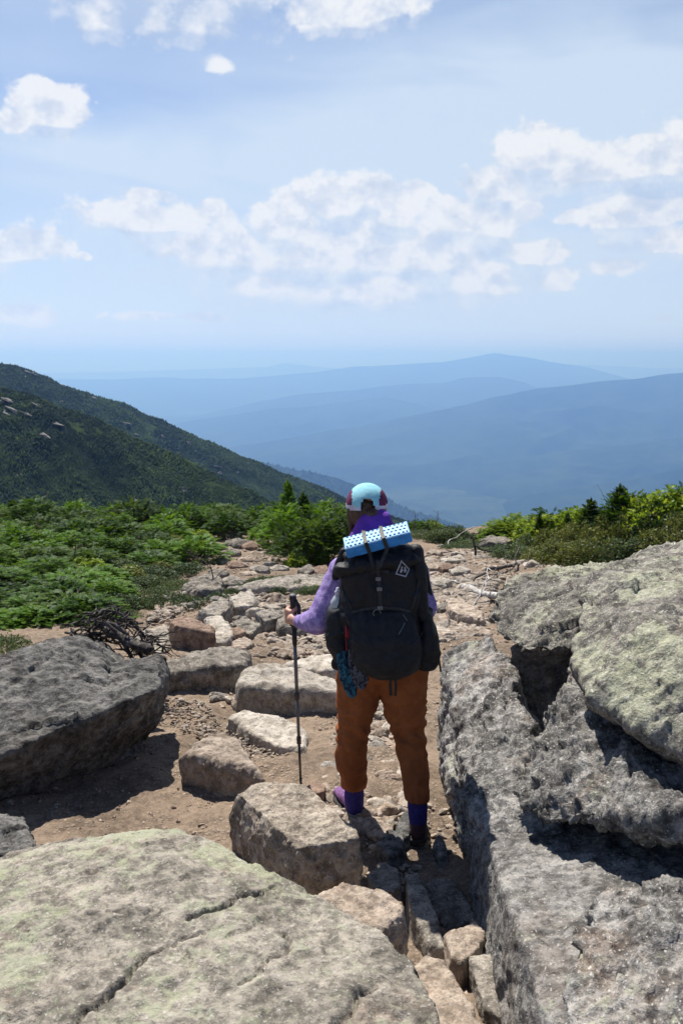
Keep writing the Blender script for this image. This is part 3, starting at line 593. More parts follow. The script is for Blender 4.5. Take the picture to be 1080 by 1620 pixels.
# gravel: thousands of crumbs
M_gravel,nt,b=newmat('gravel_crumbs'); b.inputs['Roughness'].default_value=1
nt.l.new(nt.mix(nt.step(nt.noise(nt.node('ShaderNodeNewGeometry').outputs['Position'],60,1,.5),.3,.7),(.10,.065,.045),(.46,.37,.29)),b.inputs['Base Color'])
def gravel():
    n=42000; r=np.random.default_rng(5); u=r.uniform(-4.2,4.5,n); y=1.9+r.random(n)**1.3*12; keep=fbm(np.stack([u*1.1,y*1.1,0*u],1),3,77)>-.22; u=u[keep];y=y[keep]; n=len(u)
    c=np.stack([u,y,gz(u,y)+.002],1); s=(.003+.014*r.random(n)**4)*(1+y*.06); c[:,2]+=fbm(np.stack([u,y,0*u],1)*.9,3,1)*.07+fbm(np.stack([u,y,0*u],1)*5,4,2)*.03
    O=np.array([[1,0,0],[0,1,0],[-1,0,0],[0,-1,0],[.1,.1,.8],[-.1,0,-.6]],float); th=r.random(n)*6.28; J=O[None]+r.normal(size=(n,6,3))*.22
    x=J[:,:,0]*np.cos(th)[:,None]-J[:,:,1]*np.sin(th)[:,None]; yy=J[:,:,0]*np.sin(th)[:,None]+J[:,:,1]*np.cos(th)[:,None]; V=np.stack([x,yy,J[:,:,2]],2)*s[:,None,None]+c[:,None,:]
    f=np.array([[0,1,4],[1,2,4],[2,3,4],[3,0,4],[1,0,5],[2,1,5],[3,2,5],[0,3,5]]); Fc=(f[None]+np.arange(n)[:,None,None]*6).reshape(-1,3)
    put('gravel',mesh_from(V.reshape(-1,3),Fc),M_gravel,kind='stuff',label='loose brown gravel strewn over the dirt path',cat='gravel',origin=False)
gravel()
# ---------- plants ----------
def foliage(name,dark,light,tip,tr=.38,sc=5.0):
    m=bpy.data.materials.new(name); m.use_nodes=True; nt=NT(m.node_tree); out=nt.n['Material Output']; nt.n.remove(nt.n['Principled BSDF'])
    P=nt.node('ShaderNodeNewGeometry').outputs['Position']; oi=X(nt,nt.node('ShaderNodeObjectInfo').outputs['Random']); at=nt.node('ShaderNodeAttribute',attribute_name='tone')
    tn=X(nt,at.outputs['Fac'])
    c=nt.mix(nt.step(nt.noise(P,sc,4,.65)*.7+oi*.3,.32,.66),dark,light); c=nt.mix(nt.step(tn,.55,1.0)*.75,c,tip); c=nt.mix(nt.step(tn,.12,.02)*.8,c,(.10,.075,.055))
    d=nt.node('ShaderNodeBsdfDiffuse',{'Color':c}); t=nt.node('ShaderNodeBsdfTranslucent',{'Color':nt.mix(1.0,c,(1.5,1.35,.6,1),'MULTIPLY')}); g=nt.node('ShaderNodeBsdfGlossy',{'Color':(.8,.85,.9,1),'Roughness':.45})
    mx=nt.node('ShaderNodeMixShader',{0:tr}); nt.l.new(d.outputs[0],mx.inputs[1]); nt.l.new(t.outputs[0],mx.inputs[2])
    m2=nt.node('ShaderNodeMixShader',{0:.012}); nt.l.new(mx.outputs[0],m2.inputs[1]); nt.l.new(g.outputs[0],m2.inputs[2]); nt.l.new(m2.outputs[0],out.inputs['Surface']); return m
F_fir=foliage('fir_needles',(.022,.062,.008),(.095,.195,.015),(.26,.37,.03))
F_firdk=foliage('dark_fir_needles',(.018,.045,.010),(.07,.125,.018),(.17,.24,.035))
F_yel=foliage('yellow_green_leaves',(.09,.15,.02),(.17,.26,.035),(.33,.39,.06),sc=3)
F_heath=foliage('heath_leaves',(.035,.065,.028),(.09,.13,.055),(.17,.20,.10),.2)
F_olive=foliage('olive_leaves',(.06,.085,.025),(.15,.175,.055),(.25,.26,.09),.25)
M_bark,nt,b=newmat('grey_bark'); nt.l.new(nt.mix(nt.noise(nt.node('ShaderNodeTexCoord').outputs['Object'],30,5,.7),(.05,.04,.032),(.20,.17,.14)),b.inputs['Base Color'])
M_wood,nt,b=newmat('bleached_wood'); nt.l.new(nt.mix(nt.step(nt.noise(nt.node('ShaderNodeTexCoord').outputs['Object'],18,6,.75),.35,.65),(.16,.145,.13),(.58,.56,.53)),b.inputs['Base Color'])
M_deadw,nt,b=newmat('dark_dead_wood'); nt.l.new(nt.mix(nt.step(nt.noise(nt.node('ShaderNodeTexCoord').outputs['Object'],18,6,.75),.42,.72),(.022,.018,.016),(.20,.18,.165)),b.inputs['Base Color'])
def tubes(paths,K=6,rough=.12,seed=0):
    V=[];Fc=[]; r=np.random.default_rng(seed)
    for pts in paths:
        pts=np.array(pts,float); p=pts[:,:3]; rad=pts[:,3]; n=len(p); o=len(V) and sum(len(a) for a in V)
        T=np.gradient(p,axis=0); T/=np.linalg.norm(T,axis=1)[:,None]+1e-9; ref=np.array([.3,.2,.93]); A=np.cross(T,ref); A/=np.linalg.norm(A,axis=1)[:,None]+1e-9; B_=np.cross(T,A)
        th=np.arange(K)*2*PI/K; rr=rad[:,None]*(1+rough*(r.random((n,K))-.5)*2)
        ring=p[:,None,:]+rr[:,:,None]*(np.cos(th)[None,:,None]*A[:,None,:]+np.sin(th)[None,:,None]*B_[:,None,:]); V.append(ring.reshape(-1,3))
        for i in range(n-1):
            for k in range(K): k2=(k+1)%K; Fc.append((o+i*K+k,o+i*K+k2,o+(i+1)*K+k2,o+(i+1)*K+k))
        Fc.append(tuple(o+k for k in range(K))[::-1]); Fc.append(tuple(o+(n-1)*K+k for k in range(K)))
    me=mesh_from(np.concatenate(V),Fc); smooth(me); return me
def blades(P0,P1,w,Nrm,tone):
    """flat diamond blades from P0 to P1, width w, lying in the plane with normal Nrm"""
    d=P1-P0; s=np.cross(d,Nrm); s/=np.linalg.norm(s,axis=1)[:,None]+1e-9; mid=P0+d*.4; w=w[:,None]
    return np.stack([P0,mid+s*w,P1,mid-s*w],1),tone
def frond_set(base,dirs,L,r,dens=24,wid=.0050):
    """needled sprays: a stem with paired side twigs"""
    n=len(base); up=np.array([0,0,1.]); d=dirs/np.linalg.norm(dirs,axis=1)[:,None]; side=np.cross(d,up); side/=np.linalg.norm(side,axis=1)[:,None]+1e-9; nr=np.cross(side,d)
    roll=(r.random(n)-.5)*1.0; s2=side*np.cos(roll)[:,None]+nr*np.sin(roll)[:,None]; nr=np.cross(s2,d); side=s2
    Q=[];Tn=[]; q,t=blades(base,base+d*L[:,None],np.full(n,wid*.8),nr,np.full(n,.3)); Q.append(q);Tn.append(t)
    tone0=r.random(n)
    for k in range(dens//2):
        f=.12+.86*(k+.5)/(dens/2)
        for sg in (-1,1):
            ff=f+(r.random(n)-.5)*.05; p0=base+d*(L*ff)[:,None]; p0[:,2]-=L*.08*ff**2
            l=L*(.42*(1-ff)**.7+.10)*(.8+.4*r.random(n)); dd=d*.75+side*sg*.8+nr*((r.random(n)-.5)*.5)[:,None]+up*.05; dd/=np.linalg.norm(dd,axis=1)[:,None]
            q,t=blades(p0,p0+dd*l[:,None],wid*(.8+.5*r.random(n)),nr+side*((r.random(n)-.5)*1.2)[:,None],.25+.4*tone0+.35*ff*r.random(n)); Q.append(q);Tn.append(t)
    return np.concatenate(Q),np.concatenate(Tn)
def quadmesh(Q,T):
    me=mesh_from(Q.reshape(-1,3),np.arange(len(Q)*4).reshape(-1,4)); a=me.attributes.new('tone','FLOAT','FACE'); a.data.foreach_set('value',np.asarray(T,np.float32)); return me
def fir_mound(seed,rx=.5,h=.55,n=620,L=.125):
    r=np.random.default_rng(seed); ph=r.random(n)*2*PI; u=r.random(n)**.5; cz=np.sqrt(1-u*u*.96)
    lump=1+.35*fbm(np.stack([np.cos(ph)*u*2,np.sin(ph)*u*2,0*u+seed],1),3,seed)
    dep=.55+.45*r.random(n)**.6
    base=np.stack([np.cos(ph)*u*rx*dep,np.sin(ph)*u*rx*dep,h*cz*dep*lump],1)
    d=np.stack([np.cos(ph)*(.45+u),np.sin(ph)*(.45+u),.38*cz-.02+(r.random(n)-.5)*.45],1)+r.normal(size=(n,3))*.28
    Q,T=frond_set(base,d,L*(.6+.7*r.random(n)),r)
    fol=quadmesh(Q,T); br=[]
    for k in range(9):
        a=k*2.4; e=np.array([math.cos(a)*rx*.7,math.sin(a)*rx*.7,h*r.uniform(.35,.85)]); br.append([(*(e*t+np.array([0,0,-.08*(1-t)])),.014*(1-t)+.003) for t in np.linspace(0,1,5)])
    for k in range(16):
        a=r.random()*6.28; e=np.array([math.cos(a)*rx*r.uniform(.3,1.0),math.sin(a)*rx*r.uniform(.3,1.0),h*r.uniform(.5,1.15)]); br.append([(*(e*t+np.array([0,0,.05*math.sin(t*3)])),.005*(1-t)+.0018) for t in np.linspace(.4,1,4)])
    return fol,tubes(br,5,seed=seed)
def fir_spire(seed,h=1.0,rx=.34,n=300):
    r=np.random.default_rng(seed); t=r.random(n)**.85*.93+.02; ph=r.random(n)*2*PI; z=h*(t*.98)
    rad=rx*(1-t)**.75*(.6+.5*r.random(n)); base=np.stack([np.cos(ph)*rad*.25,np.sin(ph)*rad*.25,z],1)
    d=np.stack([np.cos(ph),np.sin(ph),.15+.75*t+(r.random(n)-.5)*.3],1)
    Q,T=frond_set(base,d,rad*.8+.05,r,24,.0055)
    # bare leader tip
    q,t2=frond_set(np.array([[0,0,h*.9]]*3),r.normal(size=(3,3))*.08+[0,0,1],np.array([h*.14,h*.12,h*.1]),r,16,.006)
    tr=[[(0,0,-.05,.022),(0.01,0,h*.5,.013),(0,0.01,h*.97,.004),(0,0,h*1.05,.002)]]+[[(0,0,h*f,.006),(math.cos(f*40)*rx*(1-f)*.8,math.sin(f*40)*rx*(1-f)*.8,h*f+.05,.002)] for f in np.linspace(.05,.8,14)]
    return quadmesh(np.concatenate([Q,q]),np.concatenate([T,t2])),tubes(tr,5,seed=seed)
def leafy(seed,rx=.45,h=.35,n=5200,ls=.017,flat=.5):
    r=np.random.default_rng(seed); ph=r.random(n)*2*PI; u=r.random(n)**.5; lump=1+.55*fbm(np.stack([np.cos(ph)*u*3.2,np.sin(ph)*u*3.2,0*u+seed],1),4,seed)
    dep=1-.5*r.random(n)**2; P=np.stack([np.cos(ph)*u*rx*dep,np.sin(ph)*u*rx*dep,h*np.sqrt(1-u*u*.97)*dep*lump],1)+r.normal(size=(n,3))*.012
    d=r.normal(size=(n,3)); d[:,2]=np.abs(d[:,2])*.7; d+=np.stack([np.cos(ph)*u,np.sin(ph)*u,0*u],1)*.8; d/=np.linalg.norm(d,axis=1)[:,None]; nr=r.normal(size=(n,3)); nr[:,2]+=1.2
    l=ls*(.7+.8*r.random(n)); q,t=blades(P,P+d*l[:,None]*1.9,l*.55,nr,r.random(n))
    br=[]
    for k in range(14):
        a=k*2.4; rr=rx*r.uniform(.3,.85); e=np.array([math.cos(a)*rr,math.sin(a)*rr,h*r.uniform(.4,.95)]); br.append([(*(e*t_),.006*(1-t_)+.002) for t_ in (0,.5,1)])
    return quadmesh(q,t),tubes(br,4,seed=seed)
MOUND=[fir_mound(k,.5,.5+.06*k) for k in range(5)]; SPIRE=[fir_spire(20+k,1.0,.30+.03*k) for k in range(4)]
HEATH=[leafy(40+k) for k in range(4)]; BROAD=[leafy(50+k,.4,.5,2600,.030) for k in range(3)]; MAT_=[leafy(60+k,.5,.13,4200,.013) for k in range(2)]
plantcache={}
def plant(name,src,mat,x,y,s,hs=1.0,rot=None,label='',cat='shrub',group=None,sink=.03,tilt=0.0,stem='branches'):
    key=(id(src[0]),mat.name)
    if key not in plantcache:
        a=src[0].copy(); a.materials.append(mat); b=src[1].copy(); b.materials.append(M_bark); plantcache[key]=(a,b)
    a,b=plantcache[key]; z=float(gz(x,y)); o=bpy.data.objects.new(name,None); COL.objects.link(o); o.location=(x,y,z-sink); o.scale=(s,s*random.uniform(.85,1.15),s*hs)
    o.rotation_euler=(random.uniform(-tilt,tilt),random.uniform(-tilt,tilt),random.uniform(0,6.28) if rot is None else rot); o.empty_display_size=.1
    o['label']=label; o['category']=cat
    if group: o['group']=group
    for n_,m_ in (('crown',a),(stem,b)):
        c=bpy.data.objects.new(n_,m_); COL.objects.link(c); c.parent=o
    return o
def pix(p): 
    t=p[1]*cp-p[2]*sp; up=p[1]*sp+p[2]*cp; return CX+F*p[0]/t,CY-F*up/t
# thicket left of the path
poly=[(-700,1100),(-260,1040),(10,1000),(120,985),(205,965),(255,930),(322,893),(330,866),(352,856),(410,838),(520,838),(520,700),(-900,700)]
rnd=random.Random(3); cnt=0; pts_=[]
for tries in range(13000):
    y=rnd.uniform(7.4,21.5); x=rnd.uniform(-.70*y,-.02*y); u,v=pix((x,y,float(gz(x,y))))
    if not inpoly(u,v,poly) or (y>17 and u>430): continue
    near=(y-7)/12; R_=.26+.20*min(1,near)
    if any((x-a)**2+(y-b)**2<R_*R_ for a,b in pts_): continue
    pts_.append((x,y))
pts_=pts_[:300]
for (x,y) in pts_:
    near=min(1,(y-7)/10); u,v=pix((x,y,float(gz(x,y)))); edge=u>170 and v>900
    k=rnd.random()
    if edge and v<985 and k<.8:
        plant('heath_shrub',rnd.choice(HEATH),F_heath,x,y,rnd.uniform(.6,.9),.6,label='low grey-green heath shrub on the thicket’s edge by the left gully',group='heath along the thicket edge')
    elif k<.66 or y<10: plant('dwarf_fir',rnd.choice(MOUND),F_fir if rnd.random()<.72 else F_firdk,x,y,rnd.uniform(.8,1.15)*(.75+.3*near),.34+.34*near+rnd.uniform(-.06,.12),label='low spreading green fir in the thicket left of the path',cat='dwarf fir',group='dwarf firs of the left thicket')
    elif k<.71: plant('young_fir',rnd.choice(SPIRE),F_fir,x,y,(.42+.33*near)*rnd.uniform(.75,1.1),.85,label='pointed young fir rising out of the thicket left of the path',cat='young fir',group='young firs of the left thicket',tilt=.15)
    else: plant('leafy_bush',rnd.choice(BROAD),F_yel if rnd.random()<.5 else F_olive,x,y,rnd.uniform(.6,.9)*(.6+.4*near),.62,label='bright leafy bush mixed into the thicket left of the path',group='leafy bushes of the left thicket')
# heath at the lower left border
for k in range(14):
    g=gpt(rnd.uniform(170,300),rnd.uniform(945,982) if k%2 else rnd.uniform(925,960))
    if pix(g)[0]>235 and pix(g)[1]>960: continue
    plant('heath_shrub',rnd.choice(MAT_),F_heath,g[0],g[1],rnd.uniform(.5,.8),1.0,label='flat dark heath mat creeping onto the left gully',group='heath mats by the left gully')
def at(u,v): g=gpt(u,v); return g[0],g[1]
for (u,v,s,hs) in [(20,1050,.6,.6),(-10,1030,.7,.6)]: x,y=at(u,v); plant('heath_shrub',rnd.choice(MAT_),F_heath,x,y,s,1.2,label='small green heath tuft behind the dark boulder at the left edge',group='heath tufts at the left edge')
# big fir clump by the path
for (u,v,s,hs,src,mt,lb) in [(488,893,1.15,1.05,MOUND[1],F_firdk,'dense dark fir bulging over the path left of the hiker'),(455,872,1.0,1.1,MOUND[3],F_fir,'bushy green fir on the left side of the big clump'),(520,888,1.1,1.05,MOUND[2],F_firdk,'dark fir partly behind the hiker’s shoulder'),
    (456,862,1.05,1.15,SPIRE[0],F_fir,'tallest pointed fir of the clump left of the hiker’s head'),(480,866,1.0,1.0,SPIRE[1],F_firdk,'slim fir tip just right of the clump’s tallest one'),(500,868,1.0,1.05,MOUND[4],F_fir,'green fir topping the clump beside the hiker’s head'),(430,864,.9,1.0,MOUND[0],F_fir,'low fir at the left foot of the clump'),
    (545,862,1.1,1.2,MOUND[0],F_firdk,'fir directly behind the hiker’s head')]:
    x,y=at(u,v); plant('fir',src,mt,x,y,s,hs,label=lb,cat='fir')
for (u,v,s) in [(470,900,.5),(500,893,.55)]: x,y=at(u,v); plant('leafy_bush',BROAD[0],F_yel,x,y,s,.9,label='bright leafy bush at the foot of the big fir clump',group='leafy bushes under the fir clump')
# scrub behind the hiker's head and right of it
for k in range(34):
    x=rnd.uniform(-3.4,3.4); y=rnd.uniform(17,20.5); u,v=pix((x,y,float(gz(x,y))))
    if 700<u<800: continue
    if u<560: plant('dwarf_fir',rnd.choice(MOUND),F_fir,x,y,rnd.uniform(.8,1.1),.9,label='dwarf fir on the crest beyond the far path bend',cat='dwarf fir',group='dwarf firs on the crest')
    else: plant('dwarf_fir',rnd.choice(MOUND),F_fir if rnd.random()<.5 else F_yel,x,y,rnd.uniform(.6,.85),.62,label='low fir on the skyline right of the hiker’s head',cat='dwarf fir',group='low firs right of the head')
for (u,v,s) in [(745,854,.9),(760,853,.9),(775,854,.8),(790,853,.9),(805,856,.9),(752,860,.7),(812,866,.8),(735,853,.9),(715,853,.9),(700,858,.9),(735,862,.8),(722,868,.7),(680,852,.9),(660,846,.9),(765,872,.6),(770,866,.7),(640,850,.9)]: x,y=at(u,v); plant('heath_shrub',rnd.choice(MAT_+HEATH[:1]),F_heath,x,y,s,.8,label='low heath cushion among the rocks right of the hiker’s head',group='heath right of the head')
# heath patch on the long slab
for (u,v,s) in [(405,928,.45),(425,926,.5),(447,925,.5),(470,934,.5),(490,940,.45),(440,938,.4),(500,932,.5),(385,935,.4),(365,940,.35),(345,948,.35)]: x,y=at(u,v); plant('heath_shrub',rnd.choice(HEATH),F_heath,x,y,s,.75,label='small heath clump growing against the long low slab',group='heath against the long slab')
# right bank
for (u,v,s,hs) in [(810,882,.8,.7),(835,885,.8,.7),(860,888,.85,.75),(890,890,1.0,.85),(925,893,1.0,.9),(955,893,1.0,1.0),(990,893,1.0,1.0),(1025,893,1.0,1.0),(790,876,.6,.6),(1060,890,1.1,1.1),(845,872,.9,.9),(880,872,1.0,1.0),(915,872,1.0,1.1),(955,872,1.1,1.2),(1000,870,1.1,1.2),(1050,868,1.2,1.3),(1100,880,1.2,1.3)]:
    x,y=at(u,v); bl=u<860; plant('heath_shrub',rnd.choice(HEATH),F_heath if bl or rnd.random()<.35 else F_olive,x,y,s,hs,label='blue-green heath at the left end of the right-hand bank' if bl else 'rounded olive shrub on the front of the right-hand bank',group='blue-green heath on the right bank' if bl else 'olive shrubs on the right bank')
for k in range(20):
    u=rnd.uniform(830,1130); v=rnd.uniform(852,866); x,y=at(u,v); plant('leafy_bush',rnd.choice(BROAD),F_yel,x,y,rnd.uniform(.9,1.3),.75+.5*(u-830)/300,label='yellow-green leafy bush on top of the right-hand bank',group='leafy bushes on the right bank')
for k in range(14):
    u=rnd.uniform(790,1130); v=rnd.uniform(850,864); x,y=at(u,v); plant('dwarf_fir',rnd.choice(MOUND),F_fir if rnd.random()<.6 else F_yel,x,y,rnd.uniform(.8,1.1),.7+.6*(u-790)/300,label='spreading fir among the bushes of the right-hand bank',cat='dwarf fir',group='dwarf firs on the right bank')
for (u,v,top,wd,mt,lb) in [(975,866,760,1.0,F_firdk,'tallest spired fir on the right-hand bank'),(930,868,782,1.1,F_firdk,'bushy dark fir left of the tallest one on the right bank'),(952,866,800,1.2,F_fir,'fir filling the gap left of the tallest one on the right bank'),(1000,866,795,1.2,F_fir,'broad fir leaning right of the tallest one on the right bank'),(1035,866,783,.6,F_firdk,'narrow fir spire near the right edge'),(895,868,806,.7,F_firdk,'slim half-bare fir in the middle of the right bank'),(851,870,822,.6,F_firdk,'small dark fir at the left end of the right bank'),(1012,866,790,.5,F_fir,'thin fir spire between the broad fir and the edge spire')]:
    x,y=at(u,v); p=PY(u,top,y); h=(p[2]-float(gz(x,y)))/1.05; plant('fir',rnd.choice(SPIRE),mt,x,y,max(.4,h*wd),1/wd,label=lb,cat='fir')
# --- dead wood ---
def wob(a,b,r0,r1,n=8,w=.06,seed=0,sag=0):
    r=np.random.default_rng(seed); a=np.array(a,float);b=np.array(b,float); L=np.linalg.norm(b-a); out=[]
    for t in np.linspace(0,1,n):
        p=a+(b-a)*t+np.array([fbm(np.array([[t*2.2,seed,k*7.]]),3,seed)[0] for k in range(3)])*w*L*2*math.sin(PI*min(1,t+.1)); p[2]-=sag*math.sin(PI*t); out.append((*p,r0+(r1-r0)*t))
    return out
def P3(u,v,Y): return PY(u,v,Y)
def root_tangle():
    Y=6.0; g=[]; r=random.Random(4)
    hub=P3(170,985,5.9); hub2=P3(180,1000,5.75)
    g.append(wob(P3(238,1030,5.6),P3(178,1000,5.8),.035,.03,10,.05,1)); g.append(wob(P3(178,1000,5.8),P3(152,985,6.0),.03,.018,8,.08,2)); g.append(wob(P3(152,985,6.0),P3(160,1035,5.7),.014,.006,8,.1,3))
    arc=[P3(u,v,5.9) for u,v in [(150,990),(165,972),(185,975),(202,985),(215,1000),(228,1015),(238,1030)]]
    for k in range(3):
        of=np.array([r.uniform(-.03,.03),r.uniform(-.12,.12),r.uniform(-.03,.03)]); g.append([(*(p+of*(1+.3*i)),.012*r.uniform(.6,1.4)) for i,p in enumerate(arc)])
    for k in range(110):
        a=arc[r.randrange(len(arc))]+np.array([r.uniform(-.1,.1),r.uniform(-.15,.15),r.uniform(-.05,.03)])
        ang=r.uniform(0,6.28); L=r.uniform(.06,.26); b_=a+np.array([math.cos(ang)*L,math.sin(ang)*L*.8,r.uniform(-.16,.08)]); g.append(wob(a,b_,.008*r.uniform(.5,1.2),.0025,6,.12,10+k))
    for k in range(22):
        a=P3(r.uniform(105,165),r.uniform(988,1015),5.9); b_=P3(r.uniform(110,230),r.uniform(1000,1050),5.8); g.append(wob(a,b_,.009,.003,7,.1,100+k))
    put('dead_shrub',tubes(g,6,.25,3),M_deadw,label='dark twisted root tangle lying behind the dark boulder',cat='dead roots')
root_tangle()
def gp(u,v,dz=0): p=gpt(u,v).copy(); p[2]+=dz; return p
put('fallen_branch',tubes([wob(gp(730,935,.06),gp(800,958,.10),.035,.045,10,.05,1),wob(gp(790,955,.1),gp(822,930,.18),.03,.012,8,.06,2),wob(gp(725,932,.05),gp(700,922,.06),.02,.006,6,.06,3)],8,.12),M_wood,label='thickest bleached driftwood log curving through the right scree',cat='branch')
put('fallen_branch',tubes([wob(gp(750,965,.05),gp(770,925,.22),.009,.006,10,.10,5),wob(gp(770,925,.22),gp(792,930,.2),.006,.003,6,.1,6),wob(gp(752,950,.06),gp(806,925,.12),.012,.006,9,.08,7)],6,.1),M_wood,label='thin white forked stick leaning over the driftwood log',cat='branch')
put('fallen_branch',tubes([wob(gp(768,915,.12),gp(812,905,.10),.028,.022,9,.06,8),wob(gp(812,908,.1),gp(820,885,.2),.016,.008,8,.08,9),wob(gp(768,918,.1),gp(742,930,.05),.02,.006,7,.07,10)]+[wob(gp(770+6*k,914,.1),gp(776+7*k,922,.0),.005,.002,5,.2,30+k) for k in range(7)],7,.12),M_deadw,label='grey-brown log with broken twigs behind the driftwood',cat='branch')
put('fallen_branch',tubes([wob(gp(690,868,.03),gp(712,862,.10),.012,.012,6,.08,11),wob(gp(712,862,.1),gp(750,856,.28),.012,.008,8,.08,12)],6,.1),M_wood,label='pale bent stick lying left of the dead snag',cat='branch')
s0=gp(751,882,-.05)
def off(a,dx,dz,dy=0): return a+np.array([dx,dy,dz])
put('dead_snag',tubes([wob(s0,off(s0,-.02,.30),.022,.016,8,.05,13),wob(off(s0,-.02,.26),off(s0,-.05,.46),.014,.006,6,.08,14),wob(off(s0,0,.25),off(s0,.38,.12),.016,.009,8,.08,15),wob(off(s0,.36,.14),off(s0,.40,-.12),.010,.006,6,.06,16),wob(off(s0,-.02,.35),off(s0,-.18,.42),.018,.005,6,.1,17),wob(off(s0,.05,.3),off(s0,.2,.34),.012,.004,6,.1,18),wob(off(s0,-.02,.4),off(s0,.1,.55),.01,.003,6,.1,19)],7,.15),M_deadw,label='dark forked dead snag standing on the skyline right of the hiker',cat='snag')
t0=gp(345,935)
put('bare_shrub',tubes([wob(t0,off(t0,-.12,.42),.012,.006,8,.08,21),wob(off(t0,-.08,.28),off(t0,-.38,.50),.008,.003,8,.08,22),wob(off(t0,-.04,.15),off(t0,.14,.30),.006,.003,6,.1,23),wob(off(t0,-.12,.42),off(t0,-.05,.52),.005,.002,5,.1,24)]+[wob(off(t0,-.1-.05*k,.3+.03*k),off(t0,-.1-.05*k+.08*(-1)**k,.36+.05*k),.004,.0015,5,.15,40+k) for k in range(6)]+[wob(off(t0,-.3+.06*k,0),off(t0,-.36+.07*k,.16),.004,.0015,5,.15,60+k) for k in range(8)],5,.15),M_bark,label='bare grey twiggy bush beside the pale grey boulder left of the path',cat='bare bush')
for k,(u,v,hh) in enumerate([(690,846,.5),(676,846,.35),(655,842,.45),(120,905,.5),(62,880,.4)]):
    a=gp(u,v); put('dead_sapling',tubes([wob(a,off(a,.02,hh),.012,.004,7,.05,70+k)]+[wob(off(a,0,hh*f),off(a,.10*(-1)**int(f*10),hh*f+.06),.004,.0015,4,.1,80+k) for f in (.3,.5,.6,.8,.9)],5,.1),M_bark,label='thin dead sapling poking up from the scrub',cat='dead sapling',group='dead saplings in the scrub')
for k,(u,v) in enumerate([(826,905),(812,912),(802,900)]):
    a=gp(u,v); put('dry_twig',tubes([wob(a,off(a,.10-.08*k,.34),.005,.002,6,.1,90+k),wob(off(a,.04,.16),off(a,-.06,.3),.003,.0015,5,.1,95+k)],4,.1),M_wood,label='thin dry twig in front of the blue-green heath',cat='twig',group='dry twigs before the heath')
# ---------- the hiker ----------
_b=bmesh.new(); bmesh.ops.create_icosphere(_b,subdivisions=2,radius=1); ICO=np.array([v.co[:] for v in _b.verts]); _b.free()
def sph_(c,r): return np.array(c)+ICO*(np.array(r) if not np.isscalar(r) else r)
def chain(*sph):
    """hulls over consecutive pairs of spheres: a tapering limb"""
    return [list(np.concatenate([sph_(*a),sph_(*b)])) for a,b in zip(sph[:-1],sph[1:])]
def blob(*sph): return [list(np.concatenate([sph_(*a) for a in sph]))]
def skin(hulls,vox,it=4,post=None,cut=()):
    me=remesh(join_bm([hullmesh(h) for h in hulls]),vox); V=lap(me,getv(me),it); setv(me,V)
    if post: V=V+getn(me)*post(V)[:,None]; setv(me,V)
    if cut:
        bm=bmesh.new(); bm.from_mesh(me)
        for (c,n,rad) in cut:
            vs=[v for v in bm.verts if (v.co-Vector(c)).length<rad]; s=set(vs); geom=vs+[e for e in bm.edges if e.verts[0] in s and e.verts[1] in s]+[f for f in bm.faces if all(v in s for v in f.verts)]
            r=bmesh.ops.bisect_plane(bm,geom=geom,plane_co=c,plane_no=n,clear_outer=True)
        bmesh.ops.holes_fill(bm,edges=[e for e in bm.edges if e.is_boundary],sides=0); bm.to_mesh(me); bm.free()
    smooth(me); return me
def cloth(name,c1,c2=None,sc=40,rough=.85,weave=600,spec=.2,bump=.0006):
    m,nt,b=newmat(name); P=nt.node('ShaderNodeTexCoord').outputs['Object']
    col=nt.mix(nt.step(nt.noise(P,sc,4,.6),.42,.58),c1,c2 or tuple(c*.8 for c in c1)); nt.l.new(col,b.inputs['Base Color']); b.inputs['Roughness'].default_value=rough; b.inputs['Specular IOR Level'].default_value=spec
    h=nt.noise(P,weave,2,.5)*.3+nt.noise(P,26,3,.5)*3.0; bp=nt.node('ShaderNodeBump',{'Height':h,'Strength':.7,'Distance':bump*3}); nt.l.new(bp.outputs[0],b.inputs['Normal']); return m
C_skin=cloth('skin',(.55,.30,.21),(.50,.26,.18),30,.55,300,.4,.0002)
C_shirt=cloth('purple_heathered_knit',(.22,.15,.37),(.34,.265,.52),48,.9); C_hood=cloth('plain_violet_fleece',(.17,.05,.38),(.13,.04,.31),20)
C_pants=cloth('rust_orange_cotton',(.28,.088,.028),(.225,.07,.022),14,.85); C_sock=cloth('indigo_sock',(.03,.025,.15),(.045,.035,.20),80)
C_shoe=cloth('purple_shoe_mesh',(.20,.09,.24),(.12,.06,.13),60,.8); C_shoe2=cloth('maroon_shoe_mesh',(.075,.035,.045),(.05,.028,.035),60,.8); C_sole=cloth('dark_rubber',(.035,.028,.028),None,40,.7)
C_hair=cloth('brown_hair',(.045,.022,.012),(.085,.045,.025),90,.5,400,.4); C_capb=cloth('light_blue_cap_cloth',(.30,.62,.70),(.27,.57,.66),30); C_capm=cloth('maroon_cap_cloth',(.13,.028,.075),(.11,.024,.065),30); C_capw=cloth('pale_cap_band',(.62,.60,.70),None,30)
C_blk=cloth('black_pack_fabric',(.0055,.006,.0095),(.008,.009,.013),22,.6,500,.3,.0012); C_grey=cloth('dark_grey_stretch_mesh',(.011,.0125,.017),(.016,.018,.023),30,.7,900,.25,.001); C_web=cloth('black_webbing',(.010,.010,.012),(.022,.022,.025),60,.6,900,.4)
C_buck=cloth('grey_buckle_plastic',(.16,.16,.17),None,20,.4); C_logo=cloth('white_logo_print',(.66,.70,.86),None,20,.6); C_teal=cloth('dark_teal_print_cloth',(.006,.018,.035),(.03,.12,.18),55,.8); C_dkpr=cloth('black_speckled_cloth',(.012,.013,.02),(.10,.10,.13),90,.8)
